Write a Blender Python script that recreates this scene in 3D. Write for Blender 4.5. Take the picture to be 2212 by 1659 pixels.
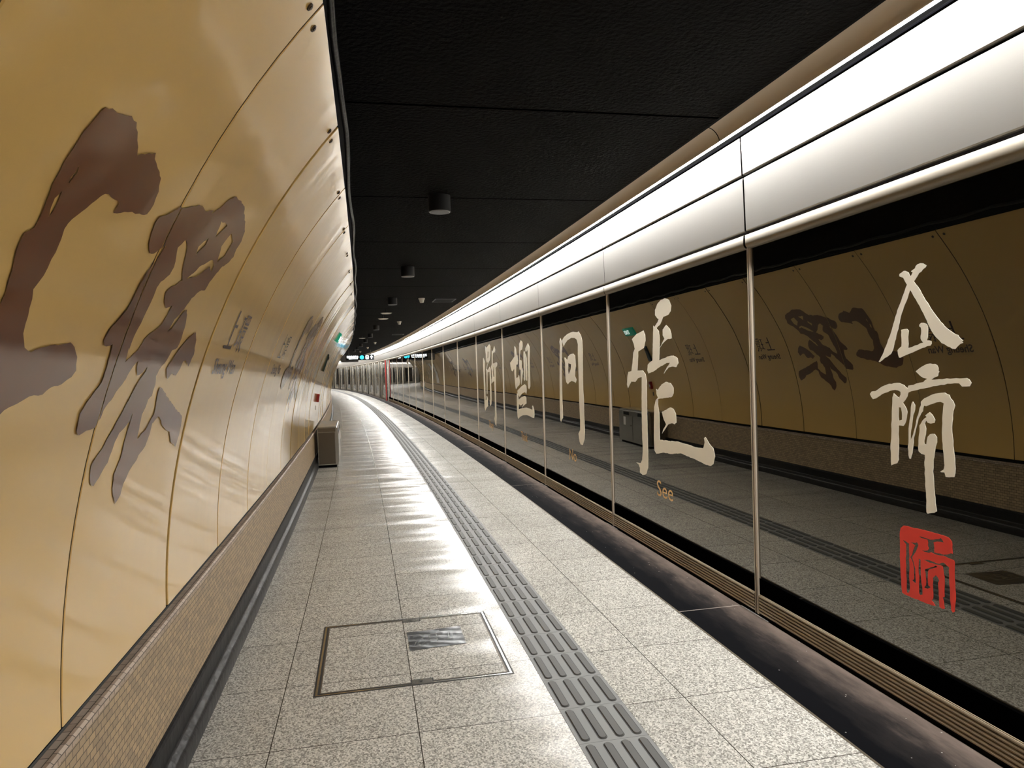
import bpy, bmesh, math, random
import numpy as np
from mathutils import Vector, Matrix
from mathutils.geometry import tessellate_polygon

C = bpy.context.scene.collection
scene = bpy.context.scene
for o in list(bpy.data.objects):
    bpy.data.objects.remove(o, do_unlink=True)

# ------------------------------------------------------------------ camera
H = 1.517                      # eye height in metres
cam_d = bpy.data.cameras.new('camera'); cam = bpy.data.objects.new('camera', cam_d); C.objects.link(cam)
cam_d.sensor_width = 36.0; cam_d.lens = 1534.0 / 2212 * 36; cam_d.clip_start = .05; cam_d.clip_end = 300
_pt, _rl = -0.02133, -0.03171
R_ = Vector((1, 0, 0)); U_ = Vector((0, -math.sin(_pt), math.cos(_pt))); F_ = Vector((0, math.cos(_pt), math.sin(_pt)))
r2 = R_ * math.cos(_rl) + U_ * math.sin(_rl); u2 = U_ * math.cos(_rl) - R_ * math.sin(_rl)
m3 = Matrix((r2, u2, -F_)).transposed()
cam.matrix_world = Matrix.Translation((0, 0, H)) @ m3.to_4x4()
scene.camera = cam

# ------------------------------------------------------------------ world, exposure
w = bpy.data.worlds.new('tunnel_air'); scene.world = w; w.use_nodes = True
w.node_tree.nodes['Background'].inputs[0].default_value = (0.9, 0.85, 0.75, 1)
w.node_tree.nodes['Background'].inputs[1].default_value = 0.02
vs = scene.view_settings
vs.view_transform = 'Standard'; vs.look = 'None'; vs.gamma = 1.0; vs.use_curve_mapping = False
vs.exposure = 1.6
LIGHT = 30.0
try:
    scene.cycles.use_denoising = True
    scene.cycles.max_bounces = 10; scene.cycles.glossy_bounces = 6; scene.cycles.diffuse_bounces = 5
    scene.cycles.caustics_reflective = True
    scene.cycles.sample_clamp_indirect = 6.0
except Exception:
    pass

# ------------------------------------------------------------------ platform curve
_ds = .03; _s = np.arange(-16, 125, _ds); _h = _s / H
_th = .203288 + .0031293 * _h - 1.2355e-4 * _h**2 / 2 + 9.171e-6 * _h**3 / 6
_th = np.where(_h < -4, np.interp(-4, _h, _th), _th)
_k = np.gradient(_th, _ds); _ic = int((85 + 16) / _ds); _th = np.where(_s > 85, _th[_ic] + _k[_ic] * (_s - _s[_ic]), _th)
_x = np.cumsum(-np.sin(_th) * _ds); _y = np.cumsum(np.cos(_th) * _ds); _i0 = int(np.argmin(abs(_s)))
_x += .944888 * H - _x[_i0]; _y += 2.773434 * H - _y[_i0]

def head(s): return float(np.interp(s, _s, _th))
def P(s, o, z=0.0):
    t = head(s)
    return Vector((float(np.interp(s, _s, _x)) - o * math.cos(t), float(np.interp(s, _s, _y)) - o * math.sin(t), z))
def PF(s, o, z, L, ph):        # same, on straight facets of length L
    k = math.floor((s - ph) / L + 1e-6); s0 = ph + k * L; t = (s - s0) / L
    return P(s0, o, z).lerp(P(s0 + L, o, z), t)
W = 2.49408                    # screen panel length
JW = .99302; JP = -1.82141     # wall panel joints
CO, CZ, CR = .12869, .60387, 2.92494     # tunnel circle
def prof(z): return CO + math.sqrt(max(CR * CR - (z - CZ)**2, 0))

# ------------------------------------------------------------------ materials
def new_mat(name):
    m = bpy.data.materials.new(name); m.use_nodes = True
    return m, m.node_tree, m.node_tree.nodes['Principled BSDF']
def mat(name, col, rough=.5, metal=0.0, spec=.5, coat=0.0, coat_r=.05, ior=None, emit=None, es=0.0, bump=None, var=0.0, bd=.01):
    m, nt, b = new_mat(name)
    b.inputs['Base Color'].default_value = (*col, 1); b.inputs['Roughness'].default_value = rough
    b.inputs['Metallic'].default_value = metal; b.inputs['Specular IOR Level'].default_value = spec
    b.inputs['Coat Weight'].default_value = coat; b.inputs['Coat Roughness'].default_value = coat_r
    if ior: b.inputs['IOR'].default_value = ior
    if emit: b.inputs['Emission Color'].default_value = (*emit, 1); b.inputs['Emission Strength'].default_value = es
    tc = nt.nodes.new('ShaderNodeTexCoord')
    if var:
        n = nt.nodes.new('ShaderNodeTexNoise'); n.inputs['Scale'].default_value = 6; n.inputs['Detail'].default_value = 4
        nt.links.new(tc.outputs['Object'], n.inputs['Vector'])
        mx = nt.nodes.new('ShaderNodeMix'); mx.data_type = 'RGBA'
        mx.inputs[6].default_value = (*[c * (1 - var) for c in col], 1); mx.inputs[7].default_value = (*[min(1, c * (1 + var)) for c in col], 1)
        nt.links.new(n.outputs['Fac'], mx.inputs[0]); nt.links.new(mx.outputs[2], b.inputs['Base Color'])
    if bump:
        n = nt.nodes.new('ShaderNodeTexNoise'); n.inputs['Scale'].default_value = bump[0]; n.inputs['Detail'].default_value = 2
        nt.links.new(tc.outputs['Object'], n.inputs['Vector'])
        bp = nt.nodes.new('ShaderNodeBump'); bp.inputs['Strength'].default_value = bump[1]; bp.inputs['Distance'].default_value = bd
        nt.links.new(n.outputs['Fac'], bp.inputs['Height']); nt.links.new(bp.outputs[0], b.inputs['Normal'])
        if coat: nt.links.new(bp.outputs[0], b.inputs['Coat Normal'])
    return m
def node(nt, kind, **kw):
    n = nt.nodes.new(kind)
    for k, v in kw.items(): setattr(n, k, v)
    return n
def mth(nt, op, a, b=None, c=None):
    n = nt.nodes.new('ShaderNodeMath'); n.operation = op
    for i, v in enumerate((a, b, c)):
        if v is None: continue
        if isinstance(v, (int, float)): n.inputs[i].default_value = v
        else: nt.links.new(v, n.inputs[i])
    return n.outputs[0]

def floor_material():
    m, nt, b = new_mat('granite_floor')
    uv = node(nt, 'ShaderNodeUVMap'); sx = node(nt, 'ShaderNodeSeparateXYZ'); nt.links.new(uv.outputs[0], sx.inputs[0])
    s, o = sx.outputs[0], sx.outputs[1]
    wob = node(nt, 'ShaderNodeTexNoise'); wob.inputs['Scale'].default_value = 190; wob.inputs['Detail'].default_value = 3; wob.inputs['Roughness'].default_value = .7
    nt.links.new(uv.outputs[0], wob.inputs['Vector'])
    vo = node(nt, 'ShaderNodeTexVoronoi'); vo.inputs['Scale'].default_value = 150; nt.links.new(uv.outputs[0], vo.inputs['Vector'])
    sep = node(nt, 'ShaderNodeSeparateColor'); nt.links.new(vo.outputs['Color'], sep.inputs[0])
    g = mth(nt, 'ADD', mth(nt, 'MULTIPLY', wob.outputs['Fac'], .55), mth(nt, 'MULTIPLY', sep.outputs[0], .45))
    cr = node(nt, 'ShaderNodeValToRGB'); nt.links.new(g, cr.inputs[0])
    e = cr.color_ramp.elements
    e[0].position = .26; e[0].color = (.17, .162, .145, 1); e[1].position = .72; e[1].color = (.66, .64, .59, 1)
    x = e.new(.40); x.color = (.31, .298, .27, 1); x = e.new(.52); x.color = (.45, .435, .395, 1)
    # per tile tone
    ts = mth(nt, 'FLOOR', mth(nt, 'DIVIDE', mth(nt, 'SUBTRACT', s, .345), .602)); to = mth(nt, 'FLOOR', mth(nt, 'DIVIDE', mth(nt, 'SUBTRACT', o, .2745), .602))
    cmb = node(nt, 'ShaderNodeCombineXYZ'); nt.links.new(ts, cmb.inputs[0]); nt.links.new(to, cmb.inputs[1])
    wn = node(nt, 'ShaderNodeTexWhiteNoise'); nt.links.new(cmb.outputs[0], wn.inputs['Vector'])
    # dirt, large soft stains
    dn = node(nt, 'ShaderNodeTexNoise'); dn.inputs['Scale'].default_value = 1.3; dn.inputs['Detail'].default_value = 4; nt.links.new(uv.outputs[0], dn.inputs['Vector'])
    tone = mth(nt, 'ADD', mth(nt, 'MULTIPLY', wn.outputs['Value'], .10), mth(nt, 'MULTIPLY', dn.outputs['Fac'], .25))
    tone = mth(nt, 'ADD', tone, .80)
    mul = node(nt, 'ShaderNodeMix', data_type='RGBA', blend_type='MULTIPLY'); mul.inputs[0].default_value = 1
    nt.links.new(cr.outputs[0], mul.inputs[6]); cb = node(nt, 'ShaderNodeCombineColor')
    for i in range(3): nt.links.new(tone, cb.inputs[i])
    nt.links.new(cb.outputs[0], mul.inputs[7])
    # joints
    fr = mth(nt, 'FRACT', mth(nt, 'DIVIDE', mth(nt, 'SUBTRACT', s, .345), .602))
    j = mth(nt, 'LESS_THAN', mth(nt, 'MINIMUM', fr, mth(nt, 'SUBTRACT', 1, fr)), .0036)
    for pos in (2.685, 2.083, .884):
        j = mth(nt, 'MAXIMUM', j, mth(nt, 'LESS_THAN', mth(nt, 'ABSOLUTE', mth(nt, 'SUBTRACT', o, pos)), .0022))
    mj = node(nt, 'ShaderNodeMix', data_type='RGBA'); nt.links.new(j, mj.inputs[0]); nt.links.new(mul.outputs[2], mj.inputs[6]); mj.inputs[7].default_value = (.05, .043, .035, 1)
    nt.links.new(mj.outputs[2], b.inputs['Base Color'])
    # gloss: tiles are slightly cupped across the walk, each a little differently
    cup = mth(nt, 'MULTIPLY', mth(nt, 'SINE', mth(nt, 'MULTIPLY', fr, math.pi)), .0009)
    bn = node(nt, 'ShaderNodeTexNoise'); bn.inputs['Scale'].default_value = 2.5; bn.inputs['Detail'].default_value = 1
    mp = node(nt, 'ShaderNodeMapping'); mp.inputs['Scale'].default_value = (1.6, .7, 1); nt.links.new(uv.outputs[0], mp.inputs[0]); nt.links.new(mp.outputs[0], bn.inputs['Vector'])
    hgt = mth(nt, 'ADD', cup, mth(nt, 'MULTIPLY', bn.outputs['Fac'], .0016))
    oo = mth(nt, 'MULTIPLY', mth(nt, 'FRACT', mth(nt, 'DIVIDE', mth(nt, 'SUBTRACT', o, .2745), .602)), .602)
    hgt = mth(nt, 'ADD', hgt, mth(nt, 'MULTIPLY', mth(nt, 'MULTIPLY', mth(nt, 'SUBTRACT', wn.outputs['Value'], .5), oo), .016))
    sw = node(nt, 'ShaderNodeTexNoise'); sw.noise_dimensions = '1D'; sw.inputs['Scale'].default_value = 2.2; sw.inputs['Detail'].default_value = 1; nt.links.new(s, sw.inputs['W'])
    hgt = mth(nt, 'ADD', hgt, mth(nt, 'MULTIPLY', mth(nt, 'MULTIPLY', sw.outputs['Fac'], o), .010))
    hgt = mth(nt, 'ADD', hgt, mth(nt, 'MULTIPLY', wob.outputs['Fac'], .00004))
    bp = node(nt, 'ShaderNodeBump'); bp.inputs['Strength'].default_value = 1; bp.inputs['Distance'].default_value = 1; nt.links.new(hgt, bp.inputs['Height']); nt.links.new(bp.outputs[0], b.inputs['Normal'])
    ro = mth(nt, 'ADD', .13, mth(nt, 'MULTIPLY', dn.outputs['Fac'], .12))
    nt.links.new(ro, b.inputs['Roughness']); b.inputs['Specular IOR Level'].default_value = .07
    return m
M = {}
M['floor'] = floor_material()

def strip_material():
    m, nt, b = new_mat('scuffed_dark_strip')
    uv = node(nt, 'ShaderNodeUVMap'); sx = node(nt, 'ShaderNodeSeparateXYZ'); nt.links.new(uv.outputs[0], sx.inputs[0])
    n = node(nt, 'ShaderNodeTexNoise'); n.inputs['Scale'].default_value = 5; n.inputs['Detail'].default_value = 6; n.inputs['Roughness'].default_value = .65
    mp = node(nt, 'ShaderNodeMapping'); mp.inputs['Scale'].default_value = (.6, 2.2, 1); nt.links.new(uv.outputs[0], mp.inputs[0]); nt.links.new(mp.outputs[0], n.inputs['Vector'])
    d = mth(nt, 'SUBTRACT', .36, sx.outputs[1])            # lighter and browner towards the screen foot
    f = mth(nt, 'ADD', mth(nt, 'MULTIPLY', d, 1.5), mth(nt, 'MULTIPLY', mth(nt, 'SUBTRACT', n.outputs['Fac'], .5), .5))
    cr = node(nt, 'ShaderNodeValToRGB'); nt.links.new(f, cr.inputs[0]); e = cr.color_ramp.elements
    e[0].position = .05; e[0].color = (.004, .004, .005, 1); e[1].position = .62; e[1].color = (.17, .132, .11, 1)
    x = e.new(.25); x.color = (.020, .0175, .017, 1)
    vo = node(nt, 'ShaderNodeTexVoronoi'); vo.inputs['Scale'].default_value = 14; nt.links.new(uv.outputs[0], vo.inputs['Vector'])
    sp = mth(nt, 'LESS_THAN', vo.outputs['Distance'], .05)
    mj = node(nt, 'ShaderNodeMix', data_type='RGBA'); nt.links.new(mth(nt, 'MULTIPLY', sp, .7), mj.inputs[0]); nt.links.new(cr.outputs[0], mj.inputs[6]); mj.inputs[7].default_value = (.4, .38, .35, 1)
    fr = mth(nt, 'FRACT', mth(nt, 'DIVIDE', mth(nt, 'SUBTRACT', sx.outputs[0], .185), 4.9882))
    j = mth(nt, 'LESS_THAN', fr, .0013)
    mk = node(nt, 'ShaderNodeMix', data_type='RGBA'); nt.links.new(j, mk.inputs[0]); nt.links.new(mj.outputs[2], mk.inputs[6]); mk.inputs[7].default_value = (.35, .31, .27, 1)
    nt.links.new(mk.outputs[2], b.inputs['Base Color']); b.inputs['Roughness'].default_value = .7; b.inputs['Specular IOR Level'].default_value = .02
    bp = node(nt, 'ShaderNodeBump'); bp.inputs['Strength'].default_value = .3; bp.inputs['Distance'].default_value = .002; nt.links.new(n.outputs['Fac'], bp.inputs['Height']); nt.links.new(bp.outputs[0], b.inputs['Normal'])
    return m
M['strip'] = strip_material()

def mosaic_material():
    m, nt, b = new_mat('mosaic_tile')
    uv = node(nt, 'ShaderNodeUVMap')
    br = node(nt, 'ShaderNodeTexBrick'); br.offset = .5; br.inputs['Scale'].default_value = 1
    br.inputs['Brick Width'].default_value = .045; br.inputs['Row Height'].default_value = .0225; br.inputs['Mortar Size'].default_value = .0016; br.inputs['Mortar Smooth'].default_value = .2
    br.inputs['Color1'].default_value = (.56, .41, .24, 1); br.inputs['Color2'].default_value = (.36, .26, .165, 1); br.inputs['Mortar'].default_value = (.10, .075, .05, 1); br.inputs['Bias'].default_value = -.15
    nt.links.new(uv.outputs[0], br.inputs['Vector']); nt.links.new(br.outputs['Color'], b.inputs['Base Color'])
    b.inputs['Roughness'].default_value = .4
    bp = node(nt, 'ShaderNodeBump'); bp.invert = True; bp.inputs['Strength'].default_value = .5; bp.inputs['Distance'].default_value = .002; nt.links.new(br.outputs['Fac'], bp.inputs['Height']); nt.links.new(bp.outputs[0], b.inputs['Normal'])
    return m
M['mosaic'] = mosaic_material()

def enamel(name, col, rough=.16):
    m, nt, b = new_mat(name)
    uv = node(nt, 'ShaderNodeUVMap')
    b.inputs['Base Color'].default_value = (*col, 1); b.inputs['Roughness'].default_value = .35
    b.inputs['Specular IOR Level'].default_value = .15; b.inputs['Coat Weight'].default_value = 1; b.inputs['Coat IOR'].default_value = 1.42; b.inputs['Coat Roughness'].default_value = .075
    n = node(nt, 'ShaderNodeTexNoise'); n.inputs['Scale'].default_value = 1.0; n.inputs['Detail'].default_value = 1.5
    mp = node(nt, 'ShaderNodeMapping'); mp.inputs['Scale'].default_value = (2.6, 1.1, 1); nt.links.new(uv.outputs[0], mp.inputs[0]); nt.links.new(mp.outputs[0], n.inputs['Vector'])
    n2 = node(nt, 'ShaderNodeTexNoise'); n2.inputs['Scale'].default_value = 60; nt.links.new(uv.outputs[0], n2.inputs['Vector'])
    n3 = node(nt, 'ShaderNodeTexNoise'); n3.inputs['Scale'].default_value = 1.0; n3.inputs['Detail'].default_value = 1
    mp3 = node(nt, 'ShaderNodeMapping'); mp3.inputs['Scale'].default_value = (7, .5, 1); nt.links.new(uv.outputs[0], mp3.inputs[0]); nt.links.new(mp3.outputs[0], n3.inputs['Vector'])
    hgt = mth(nt, 'ADD', mth(nt, 'MULTIPLY', n.outputs['Fac'], .0022), mth(nt, 'MULTIPLY', n2.outputs['Fac'], .00003))
    hgt = mth(nt, 'ADD', hgt, mth(nt, 'MULTIPLY', n3.outputs['Fac'], .0009))
    bp = node(nt, 'ShaderNodeBump'); bp.inputs['Strength'].default_value = 1; bp.inputs['Distance'].default_value = 1; nt.links.new(hgt, bp.inputs['Height'])
    nt.links.new(bp.outputs[0], b.inputs['Normal']); nt.links.new(bp.outputs[0], b.inputs['Coat Normal'])
    return m
M['gold'] = enamel('golden_enamel', (.92, .60, .20))
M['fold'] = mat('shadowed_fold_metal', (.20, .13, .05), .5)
M['brown'] = enamel('brown_lettering', (.19, .065, .018))
M['ink'] = enamel('dark_lettering', (.10, .05, .04))

def ceiling_material():
    m, nt, b = new_mat('black_sprayed_ceiling')
    uv = node(nt, 'ShaderNodeUVMap')
    n = node(nt, 'ShaderNodeTexNoise'); n.inputs['Scale'].default_value = 38; n.inputs['Detail'].default_value = 5; nt.links.new(uv.outputs[0], n.inputs['Vector'])
    vo = node(nt, 'ShaderNodeTexVoronoi'); vo.inputs['Scale'].default_value = 11; nt.links.new(uv.outputs[0], vo.inputs['Vector'])
    sp = mth(nt, 'LESS_THAN', vo.outputs['Distance'], .05)
    mj = node(nt, 'ShaderNodeMix', data_type='RGBA'); nt.links.new(mth(nt, 'MULTIPLY', sp, .6), mj.inputs[0]); mj.inputs[6].default_value = (.0025, .0021, .0019, 1); mj.inputs[7].default_value = (.06, .05, .04, 1)
    nt.links.new(mj.outputs[2], b.inputs['Base Color']); b.inputs['Roughness'].default_value = .85; b.inputs['Specular IOR Level'].default_value = .08
    bp = node(nt, 'ShaderNodeBump'); bp.inputs['Strength'].default_value = 1; bp.inputs['Distance'].default_value = .02; nt.links.new(n.outputs['Fac'], bp.inputs['Height']); nt.links.new(bp.outputs[0], b.inputs['Normal'])
    return m
M['ceiling'] = ceiling_material()

M['black'] = mat('matt_black', (.003, .003, .0035), .8, spec=.15, var=.2)
M['void'] = mat('black_slot', (.0008, .0008, .001), .9, spec=.0)
M['gapblue'] = mat('dark_blue_gasket', (.008, .012, .03), .4)
M['cable'] = mat('black_cable', (.02, .02, .022), .35, bump=(30, .3))
def brushed(name, col, rough, metal=.55):
    m, nt, b = new_mat(name)
    b.inputs['Base Color'].default_value = (*col, 1); b.inputs['Metallic'].default_value = metal
    tc = node(nt, 'ShaderNodeUVMap'); mp = node(nt, 'ShaderNodeMapping'); mp.inputs['Scale'].default_value = (1.5, 60, 1)
    n = node(nt, 'ShaderNodeTexNoise'); n.inputs['Scale'].default_value = 4; n.inputs['Detail'].default_value = 4
    nt.links.new(tc.outputs[0], mp.inputs[0]); nt.links.new(mp.outputs[0], n.inputs['Vector'])
    nt.links.new(mth(nt, 'ADD', rough - .05, mth(nt, 'MULTIPLY', n.outputs['Fac'], .1)), b.inputs['Roughness'])
    return m
M['header'] = brushed('satin_header_panel', (.40, .385, .355), .45, .75)
M['cove'] = brushed('beige_cove_panel', (.60, .50, .39), .5, .1)
M['valance'] = brushed('champagne_aluminium', (.26, .225, .175), .5, .5)
M['mullion'] = mat('aluminium_mullion', (.56, .48, .385), .45, .35)
M['bronze'] = mat('ribbed_bronze', (.40, .33, .235), .5, .4)
M['silver'] = mat('silver_clip', (.8, .8, .78), .25, .9)
M['glass'] = mat('dark_mirror_glass', (.004, .004, .003), .003, 0, .5, ior=2.1, bump=(1.1, .12), bd=.004)
M['glass'].node_tree.nodes['Principled BSDF'].inputs['Specular Tint'].default_value = (1, .95, .82, 1)
M['vinyl'] = mat('cream_vinyl', (.93, .87, .74), .5, var=.03)
M['vinyl_gold'] = mat('tan_vinyl', (.85, .52, .22), .5, var=.03)
M['vinyl_red'] = mat('red_vinyl', (.85, .045, .025), .5, var=.05)
M['marble'] = mat('black_stone_skirting', (.010, .010, .012), .4, spec=.2, bump=(14, .35), var=.5)
M['marble2'] = mat('worn_stone_foot', (.022, .021, .022), .35, spec=.3, bump=(20, .4), var=.5)
M['cap'] = mosaic_material()
M['cap'].node_tree.nodes['Brick Texture'].inputs['Color1'].default_value = (.62, .5, .4, 1)
M['cap'].node_tree.nodes['Brick Texture'].inputs['Color2'].default_value = (.40, .30, .22, 1)
M['tactile'] = mat('grey_tactile_tile', (.20, .203, .20), .55, spec=.25, var=.08)
M['bar'] = mat('dark_grey_tactile_bar', (.085, .084, .08), .55, spec=.25, var=.1)
M['groove'] = mat('black_groove', (.012, .012, .012), .6)
M['steel'] = mat('stainless_steel', (.52, .50, .45), .24, .95, bump=(3, .05), var=.05)
M['darksteel'] = mat('bronze_steel', (.13, .105, .075), .45, .6, var=.1)
M['foil'] = mat('crumpled_foil_tape', (.17, .175, .18), .3, .9, bump=(12, .7), bd=.006, var=.15)
M['dark_metal'] = mat('black_lamp_body', (.012, .012, .014), .45)
M['lens'] = mat('lamp_lens', (.35, .34, .33), .3)
M['white'] = mat('white_plastic', (.75, .72, .66), .35, var=.03)
M['red'] = mat('red_plastic', (.35, .01, .01), .35, var=.05)
M['redpost'] = mat('red_advert_panel', (.42, .035, .03), .3, var=.1)
M['signblack'] = mat('sign_black', (.008, .012, .016), .25)
M['signgrey'] = mat('sign_housing', (.10, .10, .11), .4)
M['lit_white'] = mat('lit_white', (.9, .9, .9), .4, emit=(.92, .98, 1), es=1.6)
M['lit_blue'] = mat('lit_blue', (.02, .5, .8), .4, emit=(.03, .55, .85), es=1.1)
M['lit_green'] = mat('lit_green', (.02, .4, .25), .4, emit=(.02, .45, .28), es=.1)
M['teal'] = mat('dark_teal_plate', (.02, .05, .055), .35, var=.1)
M['light'] = mat('light_diffuser', (.9, .9, .9), .5, emit=(1.0, .985, .955), es=LIGHT)
M['tunnel'] = mat('dark_tunnel', (.01, .01, .01), .9)

# ------------------------------------------------------------------ helpers
def finish(o, parent=None, kind=None):
    C.objects.link(o)
    if parent is not None: o.parent = parent
    if kind: o['kind'] = kind
    return o
def mesh_obj(name, verts, faces, m, parent=None, kind=None, uvs=None, smooth=False, mats=None, fm=None):
    me = bpy.data.meshes.new(name); me.from_pydata([tuple(v) for v in verts], [], faces)
    for q in (mats or [m]): me.materials.append(q)
    if fm: me.polygons.foreach_set('material_index', fm)
    if uvs is not None:
        ul = me.uv_layers.new(name='UVMap')
        for l in me.loops: ul.data[l.index].uv = uvs[l.vertex_index]
    if smooth: me.polygons.foreach_set('use_smooth', [True] * len(me.polygons))
    me.update()
    return finish(bpy.data.objects.new(name, me), parent, kind)
def from_bm(name, bm, m, parent=None, kind=None, smooth=False):
    me = bpy.data.meshes.new(name); bm.to_mesh(me); bm.free(); me.materials.append(m)
    if smooth: me.polygons.foreach_set('use_smooth', [True] * len(me.polygons))
    return finish(bpy.data.objects.new(name, me), parent, kind)
def empty(name, mw=None, label=None, cat=None, group=None, kind=None):
    o = bpy.data.objects.new(name, None); o.empty_display_size = .1; C.objects.link(o)
    if mw is not None: o.matrix_world = mw
    if label: o['label'] = label
    if cat: o['category'] = cat
    if group: o['group'] = group
    if kind: o['kind'] = kind
    return o
def tag(o, label, cat, group=None):
    o['label'] = label; o['category'] = cat
    if group: o['group'] = group
    return o
def frame(s, o=0.0, z=0.0):    # x along the platform, y towards the wall, z up
    t = head(s)
    return Matrix.Translation(P(s, o, z)) @ Matrix.Rotation(t + math.pi / 2, 4, 'Z')
def pframe(i):                 # frame on screen panel i, x runs along its chord
    a = P(i * W, 0); b = P((i + 1) * W, 0); d = b - a
    return Matrix.Translation(a) @ Matrix.Rotation(math.atan2(d.y, d.x), 4, 'Z')
def box(bm, x0, x1, y0, y1, z0, z1, bev=0.0):
    r = bmesh.ops.create_cube(bm, size=1.0)
    bmesh.ops.transform(bm, matrix=Matrix.Translation(((x0 + x1) / 2, (y0 + y1) / 2, (z0 + z1) / 2)) @ Matrix.Diagonal((x1 - x0, y1 - y0, z1 - z0, 1)), verts=r['verts'])
    if bev:
        es = list({e for v in r['verts'] for e in v.link_edges})
        bmesh.ops.bevel(bm, geom=es, offset=bev, segments=2, affect='EDGES')
def box_obj(name, dims, m, parent=None, bev=0.0, kind=None):
    bm = bmesh.new(); box(bm, *dims, bev=bev); return from_bm(name, bm, m, parent, kind)
def cyl(bm, r, z0, z1, seg=24, r2=None, x=0, y=0):
    q = bmesh.ops.create_cone(bm, cap_ends=True, segments=seg, radius1=r, radius2=r if r2 is None else r2, depth=z1 - z0)
    bmesh.ops.translate(bm, vec=(x, y, (z0 + z1) / 2), verts=q['verts'])
def sweep(name, prof_pts, s0, s1, step, m, parent=None, kind=None, facet=None, closed=False, smooth=False, uvflip=False):
    """profile [(o, z)] swept along the platform from s0 to s1"""
    n = max(1, int(round((s1 - s0) / step))); vs_, uv_, fs = [], [], []
    k = len(prof_pts); L = [0]
    for a, b in zip(prof_pts, prof_pts[1:]): L.append(L[-1] + math.hypot(b[0] - a[0], b[1] - a[1]))
    for i in range(n + 1):
        s = s0 + (s1 - s0) * i / n
        for j, (o, z) in enumerate(prof_pts):
            vs_.append(PF(min(s, s1 - 1e-4), o, z, *facet) if facet else P(s, o, z)); uv_.append((s, L[j]))
    for i in range(n):
        for j in range(k - 1 + (1 if closed else 0)):
            a = i * k + j; b = i * k + (j + 1) % k
            fs.append((a, b, b + k, a + k))
    if closed:
        fs.append(tuple(range(k))); fs.append(tuple(range(n * k + k - 1, n * k - 1, -1)))
    return mesh_obj(name, vs_, fs, m, parent, kind, uv_, smooth)

def jag(loop, amp):            # brush edges are slightly ragged
    out = []; n = len(loop)
    for i in range(n):
        a = Vector(loop[i]); b = Vector(loop[(i + 1) % n]); d = b - a; out.append(tuple(a))
        L = d.length; k = int(L / .022)
        if k > 0 and amp:
            nn = Vector((-d.y, d.x)).normalized()
            for q in range(1, k + 1):
                out.append(tuple(a + d * q / (k + 1) + nn * random.uniform(-amp, amp)))
    return out
def glyph_faces(polys, amp=.0):
    """2D vertices and triangles of a set of outlines with holes"""
    V, T = [], []
    for loops in polys:
        loops = [jag(l, amp) for l in loops]
        flat = [p for l in loops for p in l]
        tris = tessellate_polygon([[Vector((p[0], p[1], 0)) for p in l] for l in loops])
        b = len(V); V += flat; T += [tuple(b + i for i in t) for t in tris]
    return V, T
def glass_glyph(name, polys, m, parent, label, amp=.002, thick=.0012):
    bm = bmesh.new(); V, T = glyph_faces(polys, amp)
    vs_ = [bm.verts.new((u, .004 + thick, v)) for u, v in V]
    for t in T:
        try: bm.faces.new([vs_[i] for i in t])
        except ValueError: pass
    for f in bm.faces:
        f.normal_update()
        if f.normal.y < 0: f.normal_flip()
    r = bmesh.ops.extrude_face_region(bm, geom=list(bm.faces))
    bmesh.ops.translate(bm, vec=(0, -thick, 0), verts=[v for v in r['geom'] if isinstance(v, bmesh.types.BMVert)])
    o = from_bm(name, bm, m, parent); o['label'] = label; return o
def wall_surface_pt(s, z, off=.003):
    o0 = prof(z); nx, nz = (o0 - CO) / CR, (z - CZ) / CR
    return PF(s, o0 - off * nx, z - off * nz, JW, JP)
def wall_glyph(name, polys, m, parent, label, shift=0.0, amp=.003):
    bm = bmesh.new(); V, T = glyph_faces(polys, amp)
    vs_ = [bm.verts.new((u + shift, v, 0)) for u, v in V]
    for t in T:
        try: bm.faces.new([vs_[i] for i in t])
        except ValueError: pass
    xs = [v.co.x for v in bm.verts]; zs = [v.co.y for v in bm.verts]
    z = min(zs)
    while z < max(zs):
        z += .05
        bmesh.ops.bisect_plane(bm, geom=list(bm.verts) + list(bm.edges) + list(bm.faces), plane_co=(0, z, 0), plane_no=(0, 1, 0))
    for k in range(math.floor((min(xs) - JP) / JW), math.ceil((max(xs) - JP) / JW) + 1):
        for e in (-.004, .004):
            bmesh.ops.bisect_plane(bm, geom=list(bm.verts) + list(bm.edges) + list(bm.faces), plane_co=(JP + k * JW + e, 0, 0), plane_no=(1, 0, 0))
    dele = [f for f in bm.faces if abs(((f.calc_center_median().x - JP) / JW) - round((f.calc_center_median().x - JP) / JW)) * JW < .004]
    bmesh.ops.delete(bm, geom=dele, context='FACES')
    uvl = bm.loops.layers.uv.new('UVMap')
    for f in bm.faces:
        for l in f.loops: l[uvl].uv = (l.vert.co.x, l.vert.co.y)
    for v in bm.verts: v.co = wall_surface_pt(v.co.x, v.co.y)
    bmesh.ops.recalc_face_normals(bm, faces=list(bm.faces))
    o = from_bm(name, bm, m, parent); o['label'] = label; return o
BOLD = [0.0]
def text_polys(body, size):    # triangles of a line of type, in its own plane
    cu = bpy.data.curves.new('type', 'FONT'); cu.body = body; cu.size = size; cu.resolution_u = 3; cu.offset = BOLD[0]
    ob = bpy.data.objects.new('type', cu); C.objects.link(ob)
    dg = bpy.context.evaluated_depsgraph_get(); me = ob.evaluated_get(dg).to_mesh()
    V = [(v.co.x, v.co.y) for v in me.vertices]; T = [tuple(p.vertices) for p in me.polygons]
    ob.evaluated_get(dg).to_mesh_clear(); bpy.data.objects.remove(ob, do_unlink=True); bpy.data.curves.remove(cu)
    x0 = min(v[0] for v in V); x1 = max(v[0] for v in V); y0 = min(v[1] for v in V); y1 = max(v[1] for v in V)
    return V, T, (x0, x1, y0, y1)
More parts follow.
